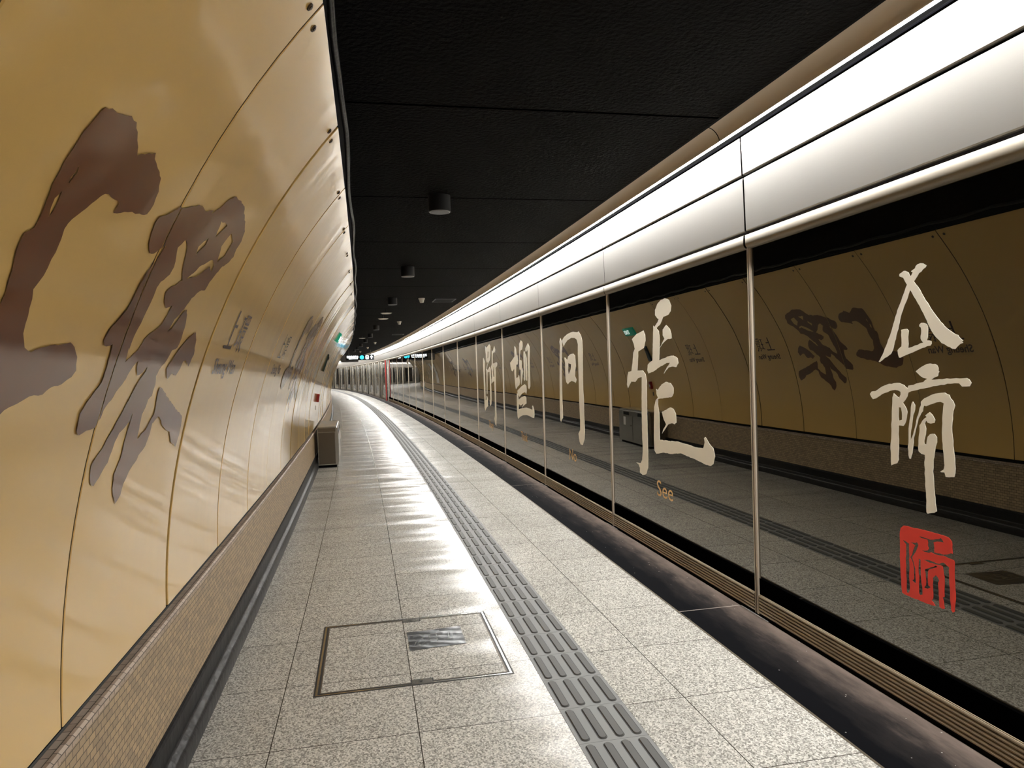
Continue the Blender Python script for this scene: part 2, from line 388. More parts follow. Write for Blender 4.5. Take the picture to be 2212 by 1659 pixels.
def place_text(name, body, fn, width, height, m, parent, label=None):
    """fit a line of type to width x height; fn maps local (x, y) to a point"""
    V, T, (x0, x1, y0, y1) = text_polys(body, 1)
    pts = [fn((v[0] - x0) / (x1 - x0) * width, (v[1]) / (y1) * height) for v in V]
    o = mesh_obj(name, pts, T, m, parent)
    if label: o['label'] = label
    return o

# unit-square stroke forms of the two small characters
def bar(x0, y0, x1, y1, w0, w1=None):
    w1 = w0 if w1 is None else w1; w0 *= 1.2; w1 *= 1.2
    d = Vector((x1 - x0, y1 - y0)).normalized(); n = Vector((-d.y, d.x))
    return [[(x0 + n.x * w0 / 2, y0 + n.y * w0 / 2), (x0 - n.x * w0 / 2, y0 - n.y * w0 / 2), (x1 - n.x * w1 / 2, y1 - n.y * w1 / 2), (x1 + n.x * w1 / 2, y1 + n.y * w1 / 2)]]
SHANG = [bar(.47, .06, .47, .98, .10), bar(.47, .60, .82, .60, .06), bar(.78, .63, .84, .58, .08), bar(.02, .06, .98, .06, .065), bar(.90, .10, .98, .05, .08)]
HUAN = [bar(.02, .86, .36, .86, .05), bar(.04, .52, .34, .52, .05), bar(.19, .86, .19, .24, .08), bar(.0, .16, .36, .26, .06),
        bar(.44, .95, .44, .74, .06), bar(.95, .95, .95, .74, .06), bar(.42, .94, .97, .94, .045), bar(.42, .75, .97, .75, .045), bar(.61, .94, .61, .75, .05), bar(.78, .94, .78, .75, .05),
        bar(.38, .65, 1.0, .65, .045), bar(.52, .56, .52, .38, .06), bar(.88, .56, .88, .38, .06), bar(.50, .56, .90, .56, .04), bar(.50, .40, .90, .40, .04),
        bar(.66, .40, .34, .10, .06, .02), bar(.56, .26, .56, .02, .07), bar(.54, .02, .70, .10, .05, .02), bar(.68, .34, 1.0, .02, .04, .10), bar(.92, .32, .76, .20, .06, .03)]

GLY = {
'a': [[[(1.292,1.859),(1.291,1.869),(1.278,1.873),(1.268,1.878),(1.259,1.878),(1.248,1.873),(1.238,1.867),(1.235,1.86),(1.23,1.851),(1.224,1.854),(1.216,1.866),(1.223,1.869),(1.225,1.871),(1.214,1.876),(1.203,1.88),(1.199,1.889),(1.188,1.895),(1.174,1.897),(1.158,1.894),(1.149,1.888),(1.141,1.883),(1.146,1.876),(1.158,1.871),(1.169,1.862),(1.182,1.857),(1.189,1.848),(1.2,1.837),(1.21,1.827),(1.201,1.815),(1.19,1.804),(1.178,1.788),(1.17,1.774),(1.159,1.758),(1.149,1.742),(1.132,1.722),(1.116,1.699),(1.099,1.679),(1.083,1.661),(1.063,1.641),(1.047,1.625),(1.031,1.613),(1.012,1.602),(0.99,1.593),(0.984,1.583),(0.967,1.57),(0.973,1.566),(0.967,1.562),(0.981,1.558),(0.994,1.549),(1.005,1.539),(1.02,1.541),(1.042,1.551),(1.071,1.565),(1.098,1.589),(1.121,1.616),(1.138,1.644),(1.154,1.675),(1.173,1.706),(1.192,1.736),(1.213,1.766),(1.232,1.795),(1.241,1.777),(1.254,1.75),(1.27,1.726),(1.282,1.702),(1.293,1.674),(1.301,1.649),(1.31,1.624),(1.32,1.593),(1.331,1.567),(1.339,1.545),(1.35,1.53),(1.366,1.522),(1.387,1.514),(1.403,1.504),(1.42,1.495),(1.427,1.497),(1.411,1.517),(1.394,1.54),(1.379,1.566),(1.366,1.592),(1.349,1.62),(1.337,1.646),(1.326,1.671),(1.312,1.702),(1.301,1.726),(1.289,1.745),(1.277,1.769),(1.263,1.793),(1.249,1.818),(1.26,1.834),(1.269,1.849),(1.282,1.855)]],[[(1.288,1.631),(1.278,1.632),(1.269,1.633),(1.254,1.633),(1.245,1.624),(1.247,1.612),(1.249,1.587),(1.25,1.552),(1.226,1.556),(1.196,1.563),(1.166,1.571),(1.176,1.581),(1.18,1.589),(1.176,1.611),(1.177,1.633),(1.186,1.639),(1.185,1.646),(1.175,1.653),(1.162,1.652),(1.146,1.646),(1.14,1.636),(1.14,1.611),(1.141,1.593),(1.147,1.579),(1.132,1.578),(1.122,1.575),(1.122,1.565),(1.129,1.557),(1.147,1.556),(1.172,1.549),(1.208,1.538),(1.238,1.529),(1.264,1.522),(1.295,1.512),(1.303,1.513),(1.308,1.526),(1.311,1.544),(1.302,1.552),(1.288,1.56),(1.286,1.574),(1.288,1.609)]]],
'b': [[[(1.488,1.351),(1.477,1.362),(1.452,1.365),(1.424,1.379),(1.381,1.395),(1.334,1.403),(1.305,1.404),(1.278,1.396),(1.257,1.382),(1.253,1.393),(1.223,1.397),(1.191,1.406),(1.17,1.409),(1.149,1.423),(1.169,1.426),(1.185,1.434),(1.198,1.444),(1.21,1.453),(1.189,1.466),(1.163,1.478),(1.132,1.485),(1.107,1.483),(1.095,1.477),(1.09,1.467),(1.09,1.454),(1.085,1.452),(1.09,1.446),(1.093,1.434),(1.111,1.428),(1.128,1.419),(1.089,1.422),(1.05,1.425),(1.003,1.426),(0.953,1.427),(0.942,1.422),(0.932,1.409),(0.94,1.396),(0.976,1.394),(0.989,1.406),(1.031,1.404),(1.079,1.399),(1.119,1.393),(1.17,1.382),(1.218,1.373),(1.253,1.364),(1.259,1.347),(1.271,1.332),(1.285,1.319),(1.266,1.295),(1.261,1.281),(1.267,1.251),(1.276,1.23),(1.285,1.22),(1.313,1.22),(1.316,1.181),(1.315,1.139),(1.317,1.071),(1.326,1.055),(1.344,1.049),(1.362,1.041),(1.364,1.07),(1.365,1.117),(1.359,1.156),(1.357,1.22),(1.352,1.28),(1.348,1.314),(1.347,1.34),(1.338,1.359),(1.327,1.351),(1.308,1.339),(1.298,1.354),(1.298,1.365),(1.312,1.371),(1.329,1.373),(1.358,1.369),(1.394,1.358),(1.425,1.344),(1.45,1.332),(1.469,1.328)],[(1.311,1.299),(1.298,1.298),(1.293,1.279),(1.293,1.246),(1.311,1.241)]],[[(1.236,1.319),(1.229,1.327),(1.217,1.312),(1.218,1.295),(1.229,1.27),(1.235,1.237),(1.243,1.204),(1.246,1.156),(1.236,1.179),(1.227,1.201),(1.216,1.23),(1.207,1.263),(1.196,1.288),(1.185,1.313),(1.185,1.327),(1.166,1.342),(1.13,1.357),(1.09,1.366),(1.06,1.369),(1.037,1.36),(1.032,1.347),(1.019,1.336),(1.011,1.319),(1.02,1.297),(1.026,1.251),(1.026,1.198),(1.021,1.145),(1.016,1.092),(1.016,1.054),(1.021,1.038),(1.044,1.034),(1.063,1.033),(1.069,1.05),(1.087,1.048),(1.09,1.051),(1.073,1.061),(1.068,1.077),(1.071,1.116),(1.075,1.162),(1.078,1.209),(1.075,1.263),(1.071,1.295),(1.066,1.326),(1.083,1.331),(1.121,1.322),(1.157,1.31),(1.169,1.312),(1.175,1.289),(1.189,1.272),(1.2,1.256),(1.205,1.239),(1.217,1.206),(1.228,1.172),(1.232,1.139),(1.237,1.109),(1.247,1.083),(1.255,1.083),(1.26,1.099),(1.262,1.131),(1.257,1.169),(1.256,1.211),(1.249,1.248),(1.242,1.286)]],[[(1.163,1.272),(1.139,1.287),(1.124,1.276),(1.111,1.257),(1.115,1.245),(1.135,1.24),(1.151,1.243),(1.158,1.252),(1.166,1.238),(1.159,1.218),(1.162,1.194),(1.171,1.165),(1.17,1.155),(1.16,1.152),(1.157,1.17),(1.152,1.185),(1.139,1.197),(1.116,1.2),(1.104,1.187),(1.104,1.167),(1.112,1.147),(1.118,1.119),(1.124,1.094),(1.128,1.046),(1.124,1.007),(1.122,0.968),(1.118,0.921),(1.112,0.886),(1.126,0.877),(1.16,0.867),(1.166,0.872),(1.165,0.92),(1.168,0.968),(1.17,1.016),(1.172,1.064),(1.169,1.109),(1.188,1.111),(1.203,1.121),(1.202,1.166),(1.196,1.199),(1.195,1.228),(1.179,1.249),(1.155,1.266)]]],
'c': [[[(1.318,0.76),(1.312,0.776),(1.296,0.789),(1.254,0.791),(1.203,0.794),(1.163,0.795),(1.125,0.795),(1.081,0.795),(1.054,0.792),(1.039,0.781),(1.038,0.757),(1.036,0.733),(1.045,0.732),(1.062,0.723),(1.083,0.717),(1.114,0.715),(1.129,0.715),(1.128,0.735),(1.131,0.756),(1.113,0.763),(1.094,0.766),(1.079,0.766),(1.085,0.775),(1.094,0.782),(1.103,0.775),(1.132,0.766),(1.151,0.762),(1.177,0.763),(1.21,0.762),(1.197,0.758),(1.164,0.759),(1.161,0.748),(1.163,0.734),(1.158,0.723),(1.165,0.714),(1.179,0.709),(1.198,0.708),(1.185,0.704),(1.159,0.705),(1.146,0.711),(1.127,0.708),(1.096,0.71),(1.071,0.712),(1.041,0.709),(1.029,0.707),(1.028,0.682),(1.029,0.645),(1.027,0.614),(1.025,0.579),(1.028,0.536),(1.031,0.504),(1.04,0.497),(1.048,0.505),(1.05,0.529),(1.052,0.561),(1.053,0.594),(1.055,0.626),(1.056,0.66),(1.054,0.673),(1.066,0.678),(1.081,0.685),(1.103,0.675),(1.134,0.675),(1.16,0.676),(1.188,0.67),(1.167,0.667),(1.141,0.668),(1.109,0.669),(1.087,0.668),(1.085,0.659),(1.082,0.638),(1.079,0.614),(1.08,0.586),(1.081,0.547),(1.09,0.542),(1.085,0.526),(1.081,0.5),(1.091,0.494),(1.107,0.498),(1.109,0.523),(1.11,0.547),(1.111,0.577),(1.112,0.594),(1.106,0.606),(1.113,0.617),(1.123,0.623),(1.139,0.608),(1.139,0.591),(1.14,0.569),(1.139,0.544),(1.141,0.52),(1.148,0.511),(1.138,0.506),(1.129,0.495),(1.145,0.492),(1.171,0.49),(1.204,0.49),(1.238,0.49),(1.279,0.491),(1.311,0.494),(1.315,0.511),(1.316,0.551),(1.319,0.59),(1.32,0.63),(1.32,0.67),(1.319,0.716)],[(1.303,0.726),(1.287,0.725),(1.276,0.721),(1.266,0.718),(1.267,0.681),(1.266,0.633),(1.268,0.591),(1.267,0.552),(1.268,0.515),(1.277,0.501),(1.286,0.503),(1.286,0.538),(1.287,0.586),(1.288,0.633),(1.285,0.681),(1.284,0.711)],[(1.262,0.724),(1.231,0.73),(1.221,0.735),(1.213,0.725),(1.222,0.705),(1.238,0.68),(1.25,0.664),(1.242,0.645),(1.234,0.621),(1.233,0.588),(1.232,0.557),(1.244,0.56),(1.253,0.565),(1.242,0.572),(1.242,0.598),(1.243,0.624),(1.251,0.648),(1.261,0.661),(1.25,0.677),(1.241,0.703),(1.232,0.719),(1.249,0.724)],[(1.214,0.668),(1.203,0.666),(1.203,0.627),(1.202,0.584),(1.196,0.552),(1.196,0.521),(1.21,0.515),(1.216,0.52),(1.216,0.559),(1.213,0.593),(1.217,0.615),(1.215,0.642)],[(1.161,0.641),(1.122,0.663),(1.114,0.659),(1.154,0.64),(1.163,0.63),(1.166,0.594),(1.164,0.569),(1.151,0.565),(1.169,0.553),(1.187,0.553),(1.177,0.566),(1.178,0.601),(1.182,0.628),(1.177,0.634)]]],
'd': [[[(1.904,1.738),(1.798,1.776),(1.647,1.798),(1.614,1.761),(1.61,1.71),(1.645,1.655),(1.77,1.629),(1.783,1.555),(1.8,1.468),(1.683,1.47),(1.629,1.44),(1.605,1.384),(1.614,1.178),(1.62,0.991),(1.617,0.803),(1.626,0.671),(1.671,0.613),(1.746,0.593),(1.807,0.608),(1.804,0.648),(1.84,0.677),(1.891,0.683),(1.789,0.688),(1.749,0.722),(1.73,0.81),(1.735,0.982),(1.729,1.173),(1.711,1.416),(1.787,1.406),(1.853,1.372),(1.944,1.375),(2.03,1.315),(2.052,1.349),(2.035,1.419),(2.01,1.459),(1.938,1.464),(1.906,1.537),(1.881,1.625),(1.845,1.653),(1.868,1.697)]],[[(1.365,1.877),(1.403,1.903),(1.401,1.943),(1.358,1.983),(1.291,2.008),(1.206,2.016),(1.136,1.996),(1.099,1.95),(1.111,1.909),(1.153,1.887),(1.247,1.877),(1.308,1.824),(1.381,1.8),(1.339,1.773),(1.327,1.724),(1.333,1.635),(1.348,1.547),(1.278,1.559),(1.173,1.574),(1.083,1.578),(1.015,1.558),(1.002,1.52),(1.039,1.491),(1.117,1.496),(1.179,1.488),(1.265,1.442),(1.242,1.466),(1.146,1.526),(1.218,1.523),(1.347,1.493),(1.472,1.458),(1.565,1.444),(1.587,1.468),(1.577,1.514),(1.543,1.53),(1.477,1.549),(1.466,1.64),(1.453,1.73),(1.44,1.824),(1.425,1.81),(1.356,1.845),(1.333,1.866)]],[[(1.333,1.64),(1.237,1.71),(1.267,1.738),(1.264,1.782),(1.199,1.812),(1.14,1.783),(1.112,1.743),(1.108,1.706),(1.185,1.704),(1.282,1.669)]],[[(1.42,1.323),(1.392,1.314),(1.313,1.36),(1.227,1.381),(1.145,1.371),(1.097,1.338),(1.1,1.295),(1.132,1.268),(1.256,1.256),(1.386,1.244),(1.393,1.202),(1.371,1.135),(1.375,1.009),(1.374,0.924),(1.194,0.932),(1.053,0.941),(0.884,0.936),(0.742,0.928),(0.649,0.932),(0.625,0.973),(0.633,1.004),(0.612,1.012),(0.557,0.972),(0.503,0.947),(0.482,0.896),(0.508,0.84),(0.549,0.823),(0.63,0.824),(0.748,0.838),(0.889,0.849),(1.001,0.858),(1.159,0.836),(1.326,0.828),(1.448,0.805),(1.485,0.827),(1.49,0.918),(1.484,1.019),(1.468,1.176),(1.435,1.232),(1.389,1.256),(1.416,1.282)]],[[(1.323,1.145),(1.167,1.188),(1.107,1.18),(1.07,1.147),(1.064,1.08),(1.095,1.065),(1.144,1.07),(1.206,1.057),(1.272,1.013),(1.327,0.977),(1.304,1.01),(1.248,1.054),(1.288,1.087)]]],
'e': [[[(1.672,1.816),(1.633,1.858),(1.578,1.817),(1.557,1.753),(1.584,1.667),(1.596,1.552),(1.611,1.416),(1.619,1.28),(1.624,1.163),(1.616,1.047),(1.615,0.93),(1.659,0.908),(1.698,0.874),(1.731,0.894),(1.737,1.002),(1.732,1.14),(1.711,1.337),(1.689,1.533),(1.673,1.68),(1.653,1.767)]],[[(1.56,1.821),(1.471,1.86),(1.319,1.889),(1.142,1.901),(0.962,1.885),(0.922,1.894),(0.848,1.85),(0.804,1.795),(0.796,1.699),(0.809,1.568),(0.82,1.392),(0.819,1.26),(0.807,1.173),(0.811,1.041),(0.81,0.909),(0.803,0.83),(0.825,0.749),(0.888,0.685),(0.961,0.683),(1.002,0.715),(1.03,0.794),(0.966,0.84),(0.956,0.944),(0.967,1.078),(0.968,1.212),(0.966,1.391),(0.967,1.526),(0.969,1.66),(0.959,1.758),(0.999,1.809),(1.072,1.831),(1.196,1.837),(1.343,1.816),(1.445,1.782),(1.492,1.751)]],[[(1.485,1.627),(1.445,1.626),(1.375,1.596),(1.329,1.637),(1.246,1.659),(1.135,1.663),(1.067,1.636),(1.061,1.581),(1.057,1.527),(1.085,1.463),(1.099,1.418),(1.042,1.377),(1.076,1.341),(1.136,1.354),(1.229,1.362),(1.31,1.347),(1.378,1.323),(1.441,1.35),(1.463,1.398),(1.468,1.474),(1.46,1.55)],[(1.336,1.562),(1.226,1.547),(1.247,1.492),(1.34,1.431),(1.352,1.473)]]],
'f': [[[(1.605,1.859),(1.546,1.845),(1.491,1.803),(1.48,1.728),(1.412,1.707),(1.398,1.636),(1.423,1.578),(1.512,1.575),(1.533,1.505),(1.551,1.378),(1.397,1.391),(1.403,1.422),(1.343,1.41),(1.321,1.317),(1.344,1.278),(1.488,1.245),(1.546,1.212),(1.599,1.219),(1.627,1.282),(1.649,1.377),(1.663,1.457),(1.653,1.525),(1.783,1.478),(1.856,1.49),(1.923,1.556),(1.942,1.613),(1.815,1.644),(1.621,1.7)]],[[(1.277,1.881),(1.169,1.926),(1.073,1.895),(1.065,1.834),(1.104,1.79),(1.216,1.775),(1.25,1.703),(1.277,1.634),(1.208,1.644),(1.149,1.628),(1.158,1.563),(1.164,1.472),(1.089,1.532),(1.091,1.472),(1.141,1.396),(1.207,1.28),(1.248,1.303),(1.242,1.395),(1.244,1.503),(1.302,1.503),(1.324,1.542),(1.321,1.612),(1.308,1.704),(1.288,1.796)]],[[(1.02,1.757),(0.96,1.763),(0.926,1.732),(0.943,1.606),(0.954,1.456),(0.967,1.359),(1.018,1.336),(1.047,1.366),(1.024,1.532),(1.041,1.645)]],[[(0.908,1.724),(0.846,1.663),(0.835,1.56),(0.836,1.456),(0.851,1.345),(0.92,1.348),(0.912,1.456),(0.917,1.605)]],[[(0.907,1.798),(0.742,1.866),(0.657,1.811),(0.656,1.746),(0.679,1.638),(0.684,1.529),(0.682,1.383),(0.682,1.267),(0.749,1.225),(0.802,1.242),(0.814,1.316),(0.783,1.383),(0.777,1.53),(0.776,1.676),(0.769,1.775),(0.867,1.745),(0.912,1.761)]],[[(1.496,1.189),(1.227,1.257),(1.007,1.295),(0.915,1.27),(0.902,1.196),(0.93,1.154),(1.006,1.182),(1.174,1.159),(1.386,1.098),(1.469,1.135)]],[[(1.538,1.149),(1.485,1.142),(1.427,1.058),(1.249,1.099),(1.014,1.127),(0.936,1.105),(0.938,1.023),(1.098,0.986),(1.237,0.945),(1.11,1.016),(1.3,0.977),(1.436,0.995),(1.447,0.916),(1.203,0.943),(0.94,0.963),(0.753,0.957),(0.603,0.95),(0.611,1.004),(0.566,1.009),(0.499,0.955),(0.493,0.884),(0.513,0.843),(0.617,0.84),(0.766,0.853),(0.954,0.857),(1.184,0.841),(1.357,0.811),(1.485,0.772),(1.534,0.801),(1.555,0.902),(1.556,1.022)]]],
'g': [[[(1.794,1.732),(1.738,1.74),(1.631,1.669),(1.655,1.474),(1.647,1.278),(1.655,1.081),(1.651,0.954),(1.553,0.967),(1.556,1.04),(1.479,1.028),(1.431,0.943),(1.431,0.856),(1.596,0.809),(1.714,0.75),(1.785,0.81),(1.782,0.979),(1.785,1.177),(1.793,1.375),(1.801,1.573)]],[[(1.538,1.949),(1.401,1.915),(1.135,1.97),(1.028,1.93),(1.05,1.8),(1.109,1.689),(1.324,1.616),(1.443,1.531),(1.37,1.502),(1.155,1.567),(1.076,1.529),(1.072,1.379),(1.07,1.191),(1.067,1.003),(1.093,0.908),(1.175,0.862),(1.247,0.883),(1.258,0.968),(1.205,0.98),(1.193,1.141),(1.18,1.331),(1.171,1.473),(1.375,1.473),(1.419,1.281),(1.444,1.077),(1.525,1.065),(1.506,1.231),(1.488,1.425),(1.497,1.522),(1.434,1.579),(1.293,1.645),(1.422,1.647),(1.492,1.696),(1.498,1.812),(1.539,1.881)],[(1.31,1.845),(1.224,1.838),(1.251,1.739),(1.333,1.712)]],[[(0.91,1.847),(0.831,1.826),(0.684,1.917),(0.602,1.85),(0.633,1.802),(0.709,1.822),(0.823,1.793),(0.852,1.702),(0.866,1.619),(0.685,1.626),(0.544,1.642),(0.459,1.614),(0.487,1.574),(0.63,1.539),(0.618,1.471),(0.64,1.335),(0.647,1.154),(0.663,0.972),(0.674,0.789),(0.652,0.699),(0.724,0.539),(0.805,0.561),(0.869,0.658),(0.812,0.717),(0.786,0.875),(0.779,1.059),(0.786,1.242),(0.784,1.316),(0.956,1.286),(1.032,1.266),(1.02,1.341),(0.963,1.388),(0.97,1.491),(1.031,1.566),(0.95,1.611),(0.931,1.722)],[(0.815,1.554),(0.743,1.563),(0.781,1.472),(0.748,1.389),(0.843,1.389),(0.876,1.472)]]],
'w_up': [[[(-2.442,2.014),(-2.418,2.021),(-2.375,2.026),(-2.335,2.036),(-2.304,2.035),(-2.278,2.024),(-2.226,1.992),(-2.193,2.004),(-2.147,2.021),(-2.135,2.011),(-2.075,1.999),(-2.049,1.991),(-2.022,1.966),(-2.012,1.938),(-2.023,1.912),(-2.067,1.904),(-2.131,1.893),(-2.2,1.876),(-2.194,1.897),(-2.205,1.901),(-2.263,1.901),(-2.29,1.89),(-2.314,1.869),(-2.337,1.848),(-2.36,1.829),(-2.372,1.808),(-2.367,1.79),(-2.366,1.765),(-2.371,1.735),(-2.382,1.708),(-2.392,1.693),(-2.382,1.676),(-2.379,1.659),(-2.372,1.631),(-2.367,1.613),(-2.343,1.588),(-2.31,1.58),(-2.268,1.591),(-2.201,1.598),(-2.144,1.606),(-2.115,1.597),(-2.082,1.576),(-2.062,1.546),(-2.077,1.531),(-2.117,1.516),(-2.154,1.512),(-2.198,1.495),(-2.257,1.493),(-2.297,1.481),(-2.343,1.47),(-2.45,1.425),(-2.6,1.405),(-2.7,1.44),(-2.735,1.5),(-2.7,1.56),(-2.6,1.585),(-2.5,1.6),(-2.49,1.635),(-2.482,1.673),(-2.481,1.676),(-2.489,1.714),(-2.502,1.745),(-2.5,1.777),(-2.477,1.79),(-2.475,1.821),(-2.479,1.85),(-2.484,1.866),(-2.481,1.904),(-2.472,1.943),(-2.463,1.975),(-2.451,2.004)],[(-2.428,1.912),(-2.421,1.902),(-2.429,1.888),(-2.433,1.877),(-2.435,1.889)],[(-2.442,1.861),(-2.439,1.846),(-2.44,1.829),(-2.446,1.815),(-2.453,1.829),(-2.455,1.846)]]],
'w_huan': [[[(-1.925,1.86),(-1.94,1.882),(-1.946,1.905),(-1.936,1.925),(-1.898,1.938),(-1.865,1.956),(-1.837,1.972),(-1.81,1.974),(-1.755,1.993),(-1.7,2.01),(-1.655,2.012),(-1.603,2.012),(-1.592,2.019),(-1.555,2.026),(-1.558,2.016),(-1.51,2.042),(-1.475,2.074),(-1.425,2.099),(-1.335,2.107),(-1.267,2.105),(-1.226,2.09),(-1.152,2.077),(-1.085,2.054),(-1.058,2.023),(-1.068,1.992),(-1.052,1.965),(-1.092,1.936),(-1.139,1.918),(-1.173,1.889),(-1.209,1.853),(-1.22,1.824),(-1.282,1.813),(-1.34,1.784),(-1.363,1.759),(-1.4,1.726),(-1.433,1.708),(-1.456,1.668),(-1.428,1.68),(-1.396,1.708),(-1.372,1.732),(-1.339,1.748),(-1.302,1.721),(-1.279,1.69),(-1.27,1.657),(-1.279,1.626),(-1.326,1.615),(-1.326,1.617),(-1.341,1.599),(-1.369,1.571),(-1.405,1.551),(-1.418,1.531),(-1.395,1.504),(-1.397,1.468),(-1.426,1.457),(-1.431,1.433),(-1.449,1.411),(-1.445,1.381),(-1.435,1.335),(-1.386,1.353),(-1.353,1.368),(-1.329,1.394),(-1.311,1.406),(-1.322,1.438),(-1.336,1.476),(-1.331,1.495),(-1.28,1.482),(-1.204,1.458),(-1.124,1.433),(-1.025,1.406),(-0.962,1.389),(-0.917,1.373),(-0.898,1.339),(-0.897,1.303),(-0.917,1.26),(-1.006,1.288),(-1.053,1.327),(-1.119,1.34),(-1.175,1.359),(-1.223,1.384),(-1.258,1.395),(-1.285,1.384),(-1.307,1.375),(-1.308,1.34),(-1.326,1.304),(-1.367,1.285),(-1.403,1.259),(-1.45,1.235),(-1.481,1.204),(-1.492,1.171),(-1.528,1.151),(-1.56,1.179),(-1.58,1.21),(-1.588,1.248),(-1.573,1.267),(-1.555,1.296),(-1.557,1.333),(-1.553,1.361),(-1.546,1.388),(-1.546,1.424),(-1.554,1.398),(-1.595,1.379),(-1.624,1.369),(-1.643,1.347),(-1.651,1.321),(-1.665,1.29),(-1.699,1.266),(-1.74,1.236),(-1.767,1.244),(-1.787,1.272),(-1.793,1.298),(-1.768,1.317),(-1.729,1.341),(-1.707,1.367),(-1.681,1.389),(-1.664,1.411),(-1.64,1.436),(-1.617,1.462),(-1.597,1.492),(-1.575,1.519),(-1.54,1.544),(-1.535,1.558),(-1.567,1.541),(-1.609,1.533),(-1.633,1.553),(-1.642,1.575),(-1.681,1.55),(-1.7,1.523),(-1.736,1.498),(-1.758,1.476),(-1.779,1.463),(-1.803,1.444),(-1.81,1.423),(-1.833,1.4),(-1.871,1.397),(-1.928,1.388),(-1.952,1.4),(-1.955,1.419),(-1.962,1.442),(-1.946,1.456),(-1.928,1.476),(-1.903,1.496),(-1.877,1.517),(-1.876,1.54),(-1.876,1.564),(-1.88,1.588),(-1.889,1.613),(-1.916,1.607),(-1.942,1.607),(-1.957,1.619),(-1.952,1.633),(-1.936,1.654),(-1.905,1.678),(-1.879,1.7),(-1.869,1.724),(-1.863,1.75),(-1.853,1.78),(-1.838,1.81),(-1.82,1.839),(-1.808,1.86),(-1.799,1.877),(-1.832,1.863),(-1.858,1.846),(-1.89,1.842)],[(-1.668,1.916),(-1.699,1.889),(-1.676,1.867),(-1.654,1.84),(-1.661,1.819),(-1.71,1.792),(-1.722,1.774),(-1.719,1.753),(-1.725,1.717),(-1.734,1.675),(-1.751,1.639),(-1.752,1.601),(-1.76,1.608),(-1.749,1.569),(-1.716,1.584),(-1.681,1.602),(-1.656,1.63),(-1.659,1.635),(-1.611,1.657),(-1.557,1.678),(-1.535,1.701),(-1.523,1.723),(-1.512,1.745),(-1.567,1.731),(-1.604,1.745),(-1.628,1.771),(-1.597,1.792),(-1.518,1.82),(-1.566,1.847),(-1.59,1.873),(-1.619,1.903)],[(-1.421,2.021),(-1.332,2.025),(-1.395,1.974)],[(-1.463,1.96),(-1.455,1.941),(-1.49,1.916),(-1.505,1.901),(-1.519,1.923)],[(-1.24,2.017),(-1.163,2.004),(-1.167,1.978),(-1.178,1.948),(-1.228,1.919),(-1.252,1.943),(-1.276,1.966)],[(-1.302,1.916),(-1.252,1.905),(-1.248,1.885),(-1.294,1.896),(-1.393,1.849),(-1.488,1.83),(-1.456,1.847),(-1.395,1.884)]],[[(-1.109,1.686),(-1.063,1.66),(-1.021,1.608),(-1.046,1.563),(-1.11,1.587),(-1.141,1.582),(-1.151,1.556),(-1.179,1.532),(-1.246,1.538),(-1.272,1.52),(-1.325,1.555),(-1.291,1.58),(-1.262,1.609),(-1.219,1.639),(-1.163,1.67)]]]}

random.seed(4)
S0, S1 = -9.0, 108.0

# ================================================================== SETTING
# ---- floor
floor = sweep('floor', [(1.4645, 0), (2.2, 0), (2.99, 0)], S0, S1, .6, M['floor'], kind='structure')
# uv second coordinate must be the offset from the screens
def fix_uv(o, base):
    for d in o.data.uv_layers[0].data: d.uv = (d.uv[0], d.uv[1] + base)
fix_uv(floor, 1.4645)
fr_ = sweep('screen_side_paving', [(.435, 0), (1.168, 0)], S0, S1, .6, M['floor'], parent=floor); fix_uv(fr_, .435)
st_ = sweep('dark_edge_strip', [(.012, -.001), (.425, -.001)], S0, S1, .6, M['strip'], parent=floor); fix_uv(st_, .012)
sweep('metal_edge_trim', [(.425, -.004), (.425, .0015), (.436, .0015), (.436, -.004)], S0, S1, .6, M['darksteel'], parent=floor)
sweep('strip_groove', [(1.168, -.006), (1.4645, -.006)], S0, S1, .6, M['groove'], parent=floor)
sweep('slab', [(-.3, -.02), (3.3, -.02), (3.3, -.2), (-.3, -.2)], S0, S1, 2.0, M['black'], parent=floor, closed=True)

# ---- plinth with mosaic face
plinth = sweep('baseboard_left', [(3.036, .19), (3.040, .585)], S0, S1, .5, M['mosaic'], kind='structure')
sweep('mosaic_cap_row', [(3.036, .562), (3.030, .567), (3.030, .582), (3.038, .589), (3.072, .590)], S0, S1, .5, M['cap'], parent=plinth)
sweep('black_stone_skirting', [(3.036, .192), (3.026, .188), (3.022, .175), (3.022, .095)], S0, S1, .5, M['marble'], parent=plinth)
sweep('worn_stone_foot', [(3.022, .098), (3.016, .088), (2.998, .078), (2.986, .06), (2.984, .0)], S0, S1, .5, M['marble2'], parent=plinth, smooth=True)

